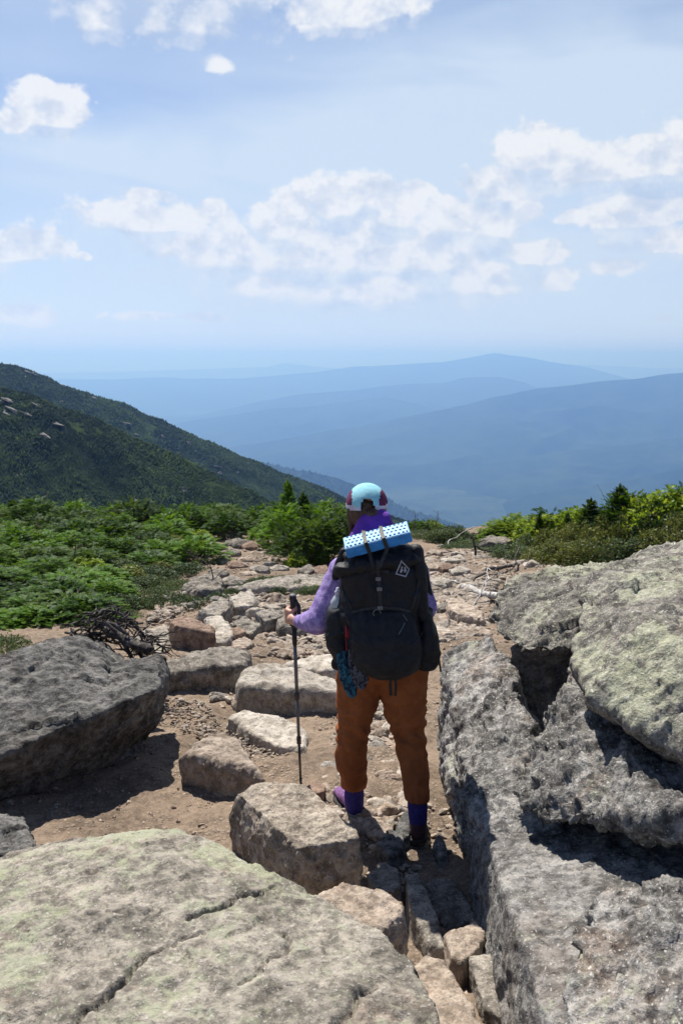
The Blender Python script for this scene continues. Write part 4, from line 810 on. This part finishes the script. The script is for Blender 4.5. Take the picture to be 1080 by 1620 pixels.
C_red=cloth('red_cord',(.42,.03,.05),None,30); C_padb=cloth('blue_foam',(.04,.24,.66),None,30,.6); C_padw=cloth('pale_blue_foam_face',(.42,.70,.90),None,30,.6); C_padd=cloth('deep_blue_foam_dimples',(.07,.32,.66),None,30,.7)
PR=(603,1060,3.85); root=PZ(600,1310,-2.19)
person=empty('person',(float(root[0]),3.85,-2.19),'hiker seen from behind in a purple shirt, rust trousers and a blue and maroon cap','person')
q=lambda u,v,Y:PY(u,v,Y)
# joints
Lh,Lk,Lc,La=q(568,1085,3.86),q(559,1150,3.87),q(556,1195,3.92),q(560,1243,3.97)
Rh,Rk,Rc,Ra=q(637,1085,3.84),q(646,1150,3.83),q(653,1200,3.77),q(659,1262,3.69)
Sl,El,Wl=q(541,902,3.90),q(503,984,3.80),q(474,984,4.10); Sr,Er,Wr=q(657,905,3.92),q(673,962,3.86),q(655,985,4.16)
pole_top=q(463,942,4.17); pole_tip=gpt(476,1243)+np.array([0,0,-.01]); pax=(pole_tip-pole_top); PL=np.linalg.norm(pax); pax/=PL
hc=pole_top+pax*.105
head=q(580,803,3.95)
def trouser_wr(V):
    w=fbm(V*np.array([5,5,13]),3,5)*.010+ridged(V*np.array([7,7,8])+V[:,2:3]*np.array([[3,0,0]])+fbm(V*4,2,9)[:,None]*1.4,3,6)*.013
    k=np.zeros(len(V))
    for kn in (Lk,Rk): k+=np.exp(-((V[:,2]-kn[2])/.09)**2)*.5
    s=V[:,2]*95+V[:,0]*50+fbm(V*6,2,3)*4
    return w+np.sin(s)*.0075*k+.006*np.exp(-((V[:,2]-La[2]-.03)/.03)**2)
# trousers
hip=[ (q(570,1048,3.86),(.115,.115,.10)),(q(636,1048,3.85),(.115,.115,.10)) ]
pants=blob(*hip,(q(602,1010,3.88),(.15,.10,.06)))+chain((q(572,1062,3.86),(.118,.12,.10)),(Lh,(.100,.105,.09)),(Lk,(.076,.08,.08)),(Lc,(.070,.074,.07)),(La,(.055,.06,.06)))+chain((q(634,1062,3.85),(.118,.12,.10)),(Rh,(.107,.11,.09)),(Rk,(.082,.085,.08)),(Rc,(.069,.074,.07)),(Ra,(.056,.06,.06)))
put('trousers',skin(pants,.0085,4,trouser_wr,cut=[(tuple(La),(0,0,-1),.16),(tuple(Ra),(0,0,-1),.16)]),C_pants,person)
# shirt
def shirt_wr(V): return fbm(V*12,3,15)*.005+np.sin(V[:,2]*70+V[:,0]*60+fbm(V*7,2,4)*5)*.0016
shirt=blob((q(568,905,3.93),(.10,.09,.07)),(q(632,905,3.93),(.10,.09,.07)),(q(602,1000,3.90),(.155,.105,.08)))+blob((q(602,1000,3.90),(.155,.105,.08)),(q(602,1045,3.88),(.16,.115,.06)))+chain((Sl+np.array([.03,0,.01]),.062),(Sl,.066),((Sl+El)/2,.064),(El,.064),((El+Wl)/2+np.array([0,0,.002]),.050),(Wl,.034))+chain((Sr-np.array([.03,0,0]),.06),(Sr,.06),(Er,.052),((Er+Wr)/2,.044),(Wr,.034))
shirt+=blob((q(560,880,3.92),.055),(q(640,880,3.92),.055),(q(600,862,3.93),.06))
put('shirt',skin(shirt,.0075,4,shirt_wr),C_shirt,person)
hoodh=blob((q(567,856,3.86),.042),(q(580,826,3.86),.038),(q(602,820,3.86),.038),(q(614,842,3.87),.036),(q(620,866,3.88),.05),(q(560,872,3.89),.05))+blob((q(588,818,3.855),.030),(q(606,820,3.85),.03),(q(600,850,3.83),.035))
put('hood',skin(hoodh,.006,3,lambda V:ridged(V*11,2,8)*.006),C_hood,person)
# body, one continuous surface
G=[]
G+=blob((head,(.074,.09,.10)),(head+np.array([0,.02,-.05]),(.062,.078,.06)),(head+np.array([0,.045,-.085]),(.035,.035,.03)))
G+=chain((head+np.array([0,0,-.08]),.055),(q(592,862,3.93),.056),(q(600,890,3.93),.06))
G+=blob((q(562,905,3.93),.05),(q(640,905,3.93),.05),(q(602,1000,3.90),(.13,.085,.06)))+blob((q(602,1000,3.90),(.13,.085,.06)),(q(602,1060,3.87),(.14,.09,.06)))
G+=chain((Sl,.045),(El,.038),(Wl,.027),(hc+np.array([-.005,-.055,-.005]),.027))+chain((Sr,.045),(Er,.038),(Wr,.027),(Wr+np.array([-.02,.10,.03]),.03))
G+=chain((q(575,1062,3.86),.08),(Lh,.075),(Lk,.052),(Lc,.05),(La,.036),(q(561,1278,3.97),.033))+chain((q(630,1062,3.85),.08),(Rh,.08),(Rk,.054),(Rc,.05),(Ra,.036),(q(661,1296,3.69),.033))
def footpos(c): return c
fL=q(561,1283,3.97); fR=q(661,1328,3.67)
G+=chain((q(561,1278,3.97),.033),(np.array([fL[0]-.03,fL[1]+.14,-2.155]),.025))+chain((q(661,1296,3.69),.033),(np.array([fR[0]+.01,fR[1]+.15,-2.155]),.025))
# face: nose, brow, ears
G+=blob((head+np.array([0,.088,.005]),.014),(head+np.array([0,.108,-.025]),.013))+blob((head+np.array([-.02,.085,-.055]),.01),(head+np.array([.02,.085,-.055]),.01))
for s in (-1,1): G+=blob((head+np.array([s*.078,-.004,.0]),(.007,.016,.014)),(head+np.array([s*.074,.004,-.035]),(.006,.01,.012)))
# left hand closed round the grip: palm, four fingers, thumb
e1=np.array([1,0,0.]); e2=np.array([0,1,0.])
def hp(x,y,z): return hc+e1*x+e2*y-pax*z
G+=blob((hp(-.030,-.016,.030),.012),(hp(-.031,-.012,-.032),.012),(hp(-.012,-.034,.026),.012),(hp(-.012,-.034,-.026),.013),(hp(-.030,.008,.03),.010),(hp(-.030,.008,-.03),.009))
for k,(z,r,l) in enumerate([(.032,.0088,1),(.011,.009,1.06),(-.010,.0087,1),(-.030,.0078,.9)]):
    G+=chain((hp(-.031,.004,z),r*1.08),(hp(-.024,.026*l,z+.001),r),(hp(.004,.029*l,z-.002),r*.93),(hp(.023,.014,z-.003),r*.85))
G+=chain((hp(-.014,-.034,.018),.012),(hp(.004,-.031,.036),.010),(hp(.022,-.016,.046),.0088),(hp(.027,.004,.048),.008))
# right hand, relaxed and slightly curled
rh=Wr+np.array([-.02,.10,.03])
for k in range(4): 
    b0=rh+np.array([-.024+.016*k,.02,0]); G+=chain((b0,.009),(b0+np.array([0,.04,-.012]),.0083),(b0+np.array([0,.055,-.035]),.0075),(b0+np.array([0,.045,-.05]),.007))
G+=chain((rh+np.array([-.028,-.02,0]),.011),(rh+np.array([-.045,.015,-.012]),.0095),(rh+np.array([-.035,.04,-.03]),.008))
put('body',skin(G,.0042,2),C_skin,person)
for s in (-1,1):
    e=skin(blob((head+np.array([s*.031,.082,.008]),.0125),(head+np.array([s*.031,.083,.008]),.0125)),.003,1); put('eye',e,cloth('eye_white',(.7,.68,.66),None,10,.2) if s<0 else bpy.data.materials['eye_white'],person)
# hair with a low knot showing in the cap opening
H=blob((head+np.array([0,-.012,-.005]),(.082,.088,.085)),(head+np.array([0,-.03,-.055]),(.070,.055,.035)))+blob((head+np.array([.022,-.098,-.012]),(.030,.028,.030)),(head+np.array([.022,-.08,-.035]),(.03,.03,.03)))
for s in (-1,1): H+=chain((head+np.array([s*.072,.0,-.02]),(.018,.03,.03)),(head+np.array([s*.070,-.01,-.085]),(.014,.02,.03)),(head+np.array([s*.060,-.02,-.125]),(.008,.012,.01)))
put('hair',skin(H,.005,2,lambda V:ridged(V*np.array([55,25,14]),3,4)*.0035),C_hair,person)
# five-panel cap
def cap():
    bm=bmesh.new(); bmesh.ops.create_uvsphere(bm,u_segments=64,v_segments=40,radius=1); yaw=R(-6); pit=R(8)
    dele=[]
    for f in bm.faces:
        c=f.calc_center_median(); x,y,z=c
        if z<-.10+(.16*y): dele.append(f); continue
        back=-y
        if back>0 and ((x-.10)/.34)**2+((z+.12)/.44)**2<1 and back>.3: dele.append(f); continue
        f.material_index=1 if abs(x)>.60+.10*z else 0
        if z<.10+.16*y: f.material_index=2
    bmesh.ops.delete(bm,geom=dele,context='FACES')
    Rm=Matrix.Rotation(yaw,3,'Z')@Matrix.Rotation(-pit,3,'X')
    for v in bm.verts: v.co=Rm@Vector((v.co.x*.093,v.co.y*.108,v.co.z*.098))+Vector(head)+Vector((0,.0,.012))
    # brim
    K=16; top=[];bot=[]
    for i in range(K+1):
        a=PI*(.18+.64*i/K); r0=Vector((math.cos(a)*.092,math.sin(a)*.106,-.0)); r1=Vector((math.cos(a)*.085,.085+math.sin(a)*.085,-.018-.01*abs(math.cos(a))))
        top.append(bm.verts.new(Rm@r0+Vector(head)+Vector((0,0,.014)))); bot.append(bm.verts.new(Rm@r1+Vector(head)+Vector((0,0,.014))))
    for i in range(K): f=bm.faces.new((top[i],top[i+1],bot[i+1],bot[i])); f.material_index=1
    r=bmesh.ops.solidify(bm,geom=bm.faces[:],thickness=-.0025)
    bmesh.ops.recalc_face_normals(bm,faces=bm.faces)
    me=bpy.data.meshes.new('cap'); bm.to_mesh(me); bm.free(); smooth(me); return me
put('cap',cap(),[C_capb,C_capm,C_capw],person)
# socks and shoes
def rib(V): return np.sin(V[:,2]*900)*.0006+fbm(V*20,2,3)*.002
put('sock',skin(chain((La+np.array([0,0,.02]),.048),(q(560,1262,3.97),(.050,.05,.04)),(q(561,1282,3.98),(.044,.05,.03))),.006,2,rib),C_sock,person)
put('sock',skin(chain((Ra+np.array([0,0,.02]),.046),(q(660,1282,3.69),(.047,.05,.04)),(q(661,1300,3.69),(.042,.05,.03))),.006,2,rib),C_sock,person)
def shoe(h,yaw,mat,lift=0):
    c,s=math.cos(yaw),math.sin(yaw); T=lambda x,y,z:np.array([h[0]+x*c-y*s,h[1]+x*s+y*c,-2.19+z+lift*max(0,1-y/.2)])
    up=blob((T(0,0,.045),(.037,.034,.03)),(T(0,.0,.085),(.034,.034,.022)),(T(0,.05,.06),(.040,.04,.038)))+blob((T(0,.05,.06),(.040,.04,.038)),(T(0,.13,.045),(.046,.04,.028)),(T(.0,.19,.035),(.040,.04,.02)))
    o=put('shoe',skin(up,.005,3,lambda V:fbm(V*30,2,3)*.002),mat,person)
    sl_=blob(*[(T(x,y,z),(.012,.012,.010)) for x,y,z in [(-.028,-.022,.016),(.028,-.022,.016),(-.036,.06,.014),(.034,.06,.014),(-.047,.14,.014),(.044,.14,.014),(-.025,.215,.022),(.02,.215,.022)]])
    so_=put('sole',skin(sl_,.004,1),C_sole,o); so_.parent=o; so_.matrix_parent_inverse=Matrix.Identity(4)
    return o
shoe(fL+np.array([-.008,-.0,0]),R(18),C_shoe); shoe(fR,R(-4),C_shoe2,.038)
# ---------- backpack ----------
bb0=q(605,1070,3.7)
pack=empty('backpack',tuple(map(float,bb0)),'large black frameless hiking backpack with a white diamond logo on the hiker’s back','backpack')
def slices(rows,p=2.6,K=72,cap_=True):
    V=[];n=len(rows)
    for (ul,ur,v,Yc,ry) in rows:
        a=q(ul,v,Yc);b_=q(ur,v,Yc); c=(a+b_)/2; rx=(b_[0]-a[0])/2; th=np.linspace(0,2*PI,K,endpoint=False); ct,st=np.cos(th),np.sin(th)
        V.append(np.stack([c[0]+rx*np.sign(ct)*np.abs(ct)**(2/p),Yc+ry*np.sign(st)*np.abs(st)**(2/p),np.full(K,c[2])],1))
    V=np.concatenate(V); Fc=[]
    for i in range(n-1):
        for k in range(K): k2=(k+1)%K; Fc.append((i*K+k,(i+1)*K+k,(i+1)*K+k2,i*K+k2))
    Fc.append(tuple(range(K))); Fc.append(tuple((n-1)*K+k for k in range(K))[::-1])
    me=bpy.data.meshes.new('s'); me.from_pydata([tuple(map(float,v)) for v in V],[],Fc); me.update(); bm=bmesh.new(); bm.from_mesh(me); bmesh.ops.recalc_face_normals(bm,faces=bm.faces); bpy.data.meshes.remove(me); return bm
def puffy(bms,vox,it,post):
    me=remesh(join_bm(bms),vox); V=lap(me,getv(me),it); setv(me,V); V=V+getn(me)*post(V)[:,None]; setv(me,V); smooth(me); return me
def packwr(V): 
    g=fbm(V*np.array([6,6,8]),3,31)*.020+ridged(V*np.array([8,8,13])+fbm(V*5,2,7)[:,None]*1.4,3,33)*.011
    return g
mainrows=[(550,645,878,3.745,.07),(541,655,895,3.735,.09),(537,661,925,3.73,.10),(537,664,965,3.73,.105),(540,668,1005,3.73,.11),(546,670,1032,3.73,.11),(560,660,1054,3.735,.095),(582,640,1068,3.74,.06)]
mm=puffy([slices(mainrows)],.0075,5,packwr); mainbag=put('main_bag',mm,C_blk,pack)
roll=[chain((q(540,903,3.70),(.030,.045,.034)),(q(575,892,3.68),(.03,.055,.036)),(q(620,888,3.68),(.03,.055,.038)),(q(655,884,3.70),(.028,.045,.03)))]
put('roll_top',skin(sum(roll,[])+blob((q(556,878,3.73),(.04,.06,.02)),(q(640,868,3.73),(.04,.06,.02)),(q(600,890,3.72),(.06,.06,.03))),.006,3,lambda V:ridged(V*np.array([16,9,22]),3,12)*.009),C_blk,pack)
fprow=[(560,648,962,3.665,.045),(555,656,980,3.655,.07),(553,664,1010,3.645,.09),(556,666,1040,3.645,.095),(568,656,1060,3.655,.078),(590,632,1073,3.67,.045)]
def pleat(V): t=np.clip((V[:,2]-q(600,1010,3.6)[2])/.12,0,1); return packwr(V)*.5+np.sin(V[:,0]*150+fbm(V*6,2,3)*4)*.0022*t
put('front_pocket',puffy([slices(fprow,2.3)],.0065,4,pleat),C_grey,pack)
put('side_pocket',puffy([slices([(521,552,962,3.74,.05),(518,556,985,3.735,.062),(517,556,1020,3.735,.065),(526,556,1048,3.74,.05)],2.2)],.006,3,packwr),C_grey,pack)
put('side_pocket',puffy([slices([(662,684,965,3.74,.05),(656,690,995,3.735,.062),(656,694,1035,3.735,.065),(662,690,1056,3.74,.05)],2.2)],.006,3,packwr),C_blk,pack)
put('side_roll',skin(chain((q(658,872,3.72),.030),(q(662,905,3.71),.034),(q(664,950,3.71),.033),(q(668,975,3.71),.028)),.006,2,lambda V:ridged(V*14,3,5)*.006),C_blk,pack)
for s,(a_,b_) in enumerate([((545,872),(528,958)),((652,868),(680,950))]):
    put('shoulder_strap',skin(chain((q(*a_,3.80),(.024,.02,.02)),(q((a_[0]+b_[0])/2+(-4 if s==0 else 3),(a_[1]+b_[1])/2-10,3.83),(.022,.02,.02)),(q(*b_,3.86),(.018,.016,.02))),.005,2,lambda V:fbm(V*20,2,3)*.003),C_blk,pack)
put('hip_belt',skin(chain((q(530,1050,3.80),(.02,.03,.03)),(q(600,1064,3.76),(.05,.03,.03)),(q(675,1050,3.80),(.02,.03,.03))),.006,2),C_blk,pack)
from mathutils.bvhtree import BVHTree
def bvh(objs):
    V=[];Fc=[];o_=0
    for o in objs:
        m=o.data
        if len(m.vertices)==0: continue
        off_=Vector(o.location)+(o.matrix_parent_inverse.translation if o.parent else Vector())+(Vector(o.parent.location) if o.parent else Vector())
        V+=[v.co+off_ for v in m.vertices]; Fc+=[tuple(i+o_ for i in p.vertices) for p in m.polygons]; o_=len(V)
    return BVHTree.FromPolygons(V,Fc)
T_pack=bvh([c for c in COL.objects if c.parent==pack])
def stick(u,v,off=.003,dflt=3.62):
    d=Vector(ray(u,v)).normalized(); h=T_pack.ray_cast(Vector((0,0,0)),d)
    if h[0] is None: return PY(u,v,dflt)
    return np.array(h[0]-d*off)
def ribbon(pts,w,th=.002,n=18,fixed=None):
    """webbing strap following points that lie on the pack"""
    P=[np.array(p) for p in pts]; s=np.linspace(0,len(P)-1,n); C=np.array([P[int(min(i,len(P)-2))]*(1-(i-int(min(i,len(P)-2))))+P[int(min(i,len(P)-2))+1]*(i-int(min(i,len(P)-2))) for i in s])
    T=np.gradient(C,axis=0); T/=np.linalg.norm(T,axis=1)[:,None]; vd=C/np.linalg.norm(C,axis=1)[:,None]; S_=np.cross(T,vd); S_/=np.linalg.norm(S_,axis=1)[:,None]; Nn=np.cross(S_,T)
    V=np.concatenate([C+S_*w/2+Nn*th/2,C-S_*w/2+Nn*th/2,C-S_*w/2-Nn*th/2,C+S_*w/2-Nn*th/2]); Fc=[]
    for i in range(n-1):
        for k in range(4): a=k*n+i; b_=((k+1)%4)*n+i; Fc.append((a,b_,b_+1,a+1))
    Fc.append((0,3*n,2*n,n)); Fc.append((n-1,2*n-1,3*n-1,4*n-1)); return mesh_from(V,Fc)
def sline(pp,off=.004,k=14):
    out=[]
    for (a,b_) in zip(pp[:-1],pp[1:]):
        for t in np.linspace(0,1,k,endpoint=False): out.append(stick(a[0]+(b_[0]-a[0])*t,a[1]+(b_[1]-a[1])*t,off))
    out.append(stick(*pp[-1],off)); out=np.array(out)
    for _ in range(3): out[1:-1]=(out[:-2]+out[1:-1]*2+out[2:])/4
    return list(out)
put('strap',ribbon(sline([(597,886),(599,915),(600,940),(602,964)],.006),.016,n=50),C_web,pack)
put('strap',ribbon(sline([(548,975),(560,1010),(556,1050)],.006),.008,n=40),C_web,pack)
put('strap',ribbon([q(688,1005,3.70),q(692,1030,3.70),q(697,1063,3.69)],.009,n=12),C_web,pack)
put('strap',ribbon([q(618,1070,3.68),q(617,1085,3.68),q(618,1100,3.69)],.014,n=8),C_web,pack); put('strap',ribbon([q(625,1070,3.68),q(626,1085,3.68),q(625,1101,3.69)],.012,n=8),C_web,pack)
for pp,w_ in [([(557,968),(580,963),(604,961),(630,963),(650,968)],.011),([(540,925),(547,945),(556,964)],.009),([(663,918),(658,940),(651,964)],.009),([(541,1000),(552,1012),(566,1020)],.007),([(668,1000),(660,1014),(648,1024)],.007),([(585,905),(600,903),(615,905)],.013)]:
    put('strap',ribbon(sline(pp,.005),w_,n=40),C_web,pack)
put('reflective_trim',ribbon(sline([(630,1004),(636,994),(640,985)],.003,6),.004,n=16),C_buck,pack); put('reflective_trim',ribbon(sline([(637,972),(644,982)],.003,6),.003,n=12),C_buck,pack)
for (u,v) in [(598,916),(600,932),(601,962)]:
    p=stick(u,v,.009); put('buckle',skin(blob((p+np.array([-.009,0,-.006]),.003),(p+np.array([.009,0,-.006]),.003),(p+np.array([-.009,0,.006]),.003),(p+np.array([.009,0,.006]),.003)),.002,0),C_buck,pack)
p=stick(596,970,.006); th=np.linspace(0,2*PI,18); put('cord_loop',tubes([[(*(p+np.array([math.cos(a)*.016,-.002,math.sin(a)*.016])),.0022) for a in th[:-3]]],5,0),C_buck,pack)
# logo: diamond outline with the letter-like peak inside
def poly_on(polys,off=.005,dens=5):
    bm=bmesh.new()
    for pl in polys:
        vs=[bm.verts.new([float(c) for c in stick(u,v,off)]) for u,v in pl]; bm.faces.new(vs)
    bmesh.ops.solidify(bm,geom=bm.faces[:],thickness=.0008); me=bpy.data.meshes.new('logo'); bm.to_mesh(me); bm.free(); return me
out=[(634.5,886),(648,900.5),(642,913),(625,908.5)]; c_=(637,902.5); inn=[(c_[0]+(a-c_[0])*.79,c_[1]+(b-c_[1])*.79) for a,b in out]
pl=[]
for i in range(4):
    j=(i+1)%4
    for t in range(4):
        L_=lambda A,B,s:(A[0]+(B[0]-A[0])*s,A[1]+(B[1]-A[1])*s)
        pl.append([L_(out[i],out[j],t/4),L_(out[i],out[j],(t+1)/4),L_(inn[i],inn[j],(t+1)/4),L_(inn[i],inn[j],t/4)])
pl+=[[(632.0,905.5),(635.2,895.2),(637.0,897.0),(635.3,906.4)],[(635.9,901.8),(640.0,900.9),(640.0,902.9),(635.6,903.8)],[(638.8,897.6),(640.6,896.8),(643.2,903.0),(639.6,906.6)]]
put('logo',poly_on(pl),C_logo,pack)
# things carried on the pack
def bottle():
    t=q(534,955,3.735); e=empty('water_bottle',(float(t[0]),float(t[1]),float(t[2])-.1),'clear plastic water bottle in the pack’s left side pocket','bottle')
    K=24; prof=[(.000,-.12),(.030,-.12),(.032,-.10),(.032,.0),(.031,.01),(.018,.032),(.012,.038),(.012,.045)]
    def lathe(pr):
        V=[];Fc=[]
        for r_,z in pr:
            for k in range(K): a=2*PI*k/K; V.append((t[0]+math.cos(a)*r_,t[1]+math.sin(a)*r_,t[2]+z))
        for i in range(len(pr)-1):
            for k in range(K): k2=(k+1)%K; Fc.append((i*K+k,i*K+k2,(i+1)*K+k2,(i+1)*K+k))
        Fc.append(tuple((len(pr)-1)*K+k for k in range(K))); m=mesh_from(V,Fc); smooth(m); return m
    C_bot,nt,b=newmat('cloudy_plastic'); nt.l.new(nt.mix(nt.noise(nt.node('ShaderNodeTexCoord').outputs['Object'],30,3,.5),(.46,.50,.55),(.66,.70,.74)),b.inputs['Base Color']); b.inputs['Roughness'].default_value=.25; b.inputs['Transmission Weight'].default_value=.3
    put('bottle_body',lathe(prof),C_bot,e); put('bottle_cap',lathe([(.0,.042),(.013,.042),(.013,.056),(.007,.060),(.006,.072),(0.001,.074)]),C_capw,e)
bottle()
def hang(name,pts,w,mat,label,cat,seed):
    me=skin(chain(*[(q(u,v,Y),(w_*.00283/2*w,.014,.012)) for u,v,Y,w_ in pts]),.0045,2,lambda V:ridged(V*np.array([38,30,12]),3,seed)*.008); return put(name,me,mat,label=label,cat=cat)
hang('bandana',[(540,1030,3.68,12),(545,1055,3.66,20),(550,1078,3.65,22),(556,1098,3.65,14)],1,C_teal,'dark teal patterned cloth dangling at the pack’s lower left corner','cloth',3)
hang('stuff_sack',[(556,1030,3.65,10),(562,1052,3.64,20),(570,1074,3.64,24),(572,1086,3.64,16)],1,C_dkpr,'black speckled little sack hanging beside the teal cloth','pouch',7)
put('cord',tubes([[(*q(547,990,3.64),.004),(*q(548,1000,3.64),.0045),(*q(547,1008,3.645),.004)],[(*q(547,1008,3.645),.002),(*q(548,1030,3.65),.002)],[(*q(552,994,3.64),.002),(*q(550,1010,3.64),.002)]],6,.05),C_red,label='short red cord clipped to the pack’s left side',cat='cord')
# folded egg-crate foam pad
def pad():
    a=q(546,868,3.63); bR=q(649,841,3.63); ex=bR-a; L=np.linalg.norm(ex); ex/=L; ez=np.array([-.25,-.35,.9]); ez-=ex*(ez@ex); ez/=np.linalg.norm(ez); ey=np.cross(ez,ex); ey/=np.linalg.norm(ey); 
    if ey[1]<0: ey=-ey
    Dp,Hh=.095,.046; o=a-ex*.002
    e=empty('sleeping_pad',tuple(map(float,o+ex*L/2+ey*Dp/2-ez*Hh)),'folded blue egg-crate foam pad strapped across the top of the backpack','sleeping pad')
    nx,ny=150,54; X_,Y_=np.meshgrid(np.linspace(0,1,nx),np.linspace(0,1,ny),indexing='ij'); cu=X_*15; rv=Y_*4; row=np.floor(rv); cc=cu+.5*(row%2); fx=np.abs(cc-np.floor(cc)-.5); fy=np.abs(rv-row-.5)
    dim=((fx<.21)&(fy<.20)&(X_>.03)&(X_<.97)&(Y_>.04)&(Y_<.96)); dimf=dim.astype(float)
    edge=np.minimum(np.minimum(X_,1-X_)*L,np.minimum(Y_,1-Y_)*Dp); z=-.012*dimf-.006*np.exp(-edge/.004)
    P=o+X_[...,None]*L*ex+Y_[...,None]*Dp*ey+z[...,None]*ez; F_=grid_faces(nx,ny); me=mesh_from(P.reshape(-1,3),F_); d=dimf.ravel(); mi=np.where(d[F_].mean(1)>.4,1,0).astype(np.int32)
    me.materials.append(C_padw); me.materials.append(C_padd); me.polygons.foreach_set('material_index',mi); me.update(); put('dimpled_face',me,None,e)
    # layered block under it
    hh=[]; 
    for k in range(3): z0,z1=-.006-k*.016,-.006-(k+1)*.016+.0015; hh.append([o+ex*x+ey*y+ez*zz for x in (-.001,L+.001) for y in (-.001,Dp+.001) for zz in (z0,z1)])
    me=remesh(join_bm([hullmesh(h) for h in hh]),.0035); setv(me,lap(me,getv(me),2)); V=getv(me); V=V+getn(me)*(fbm(V*45,2,4)*.0025)[:,None]; setv(me,V); smooth(me); put('folded_layers',me,C_padb,e)
    for t in (.33,.60):
        pts=[o+ex*(L*t)+ey*(Dp+.004)-ez*.02,o+ex*(L*t)+ey*(Dp+.002)+ez*.004,o+ex*(L*(t-.01))+ey*.06+ez*.004,o+ex*(L*(t-.005))-ey*.004+ez*.003,o+ex*(L*(t+.01))-ey*.006-ez*.05,stick(590 if t<.5 else 600,898,.012)]
        put('strap',ribbon(pts,.016,n=40),C_web,pack)
pad()
# trekking pole
def pole():
    e=empty('trekking_pole',tuple(map(float,pole_tip)),'black trekking pole planted in the dirt in the hiker’s left hand','trekking pole'); A=lambda s:pole_top+pax*s
    seg=lambda ss:[(*A(s),r_) for s,r_ in ss]; C_al=cloth('grey_anodised_tube',(.10,.11,.13),None,30,.35,50,.6); C_blks=cloth('black_tube',(.02,.022,.028),None,30,.35,50,.6)
    put('grip',tubes([seg([(0,.012),(.004,.0175),(.02,.0175),(.035,.0145),(.06,.0155),(.08,.0145),(.11,.0155),(.14,.0145),(.16,.0165),(.17,.013)])],14,0),C_web,e); put('grip_top',tubes([seg([(-.006,.010),(-.004,.0145),(.001,.0150),(.003,.013)])],14,0),C_buck,e)
    put('lower_grip',tubes([seg([(.17,.0125),(.25,.0125),(.27,.011)])],12,0),C_web,e)
    put('shaft',tubes([seg([(.26,.0095),(.55,.0095)])],12,0),C_al,e); put('lock',tubes([seg([(.535,.0125),(.54,.014),(.575,.014),(.58,.011)])],12,0),C_blks,e)
    put('shaft',tubes([seg([(.57,.0082),(.80,.0082)])],12,0),C_al,e); put('lock',tubes([seg([(.795,.011),(.80,.0125),(.835,.0125),(.84,.010)])],12,0),C_blks,e)
    put('shaft',tubes([seg([(.83,.007),(PL-.06,.0065)])],12,0),C_blks,e); put('tip',tubes([seg([(PL-.06,.008),(PL-.02,.006),(PL,.003)])],10,0),C_blks,e)
    put('wrist_strap',ribbon([A(.02)+np.array([.012,-.012,0]),A(.05)+np.array([.03,-.035,0]),A(.09)+np.array([.032,-.06,-.01]),A(.13)+np.array([.025,-.065,0]),A(.14)+np.array([-.01,-.055,0]),A(.10)+np.array([-.018,-.05,0])],.018,n=30),C_web,e)
pole()
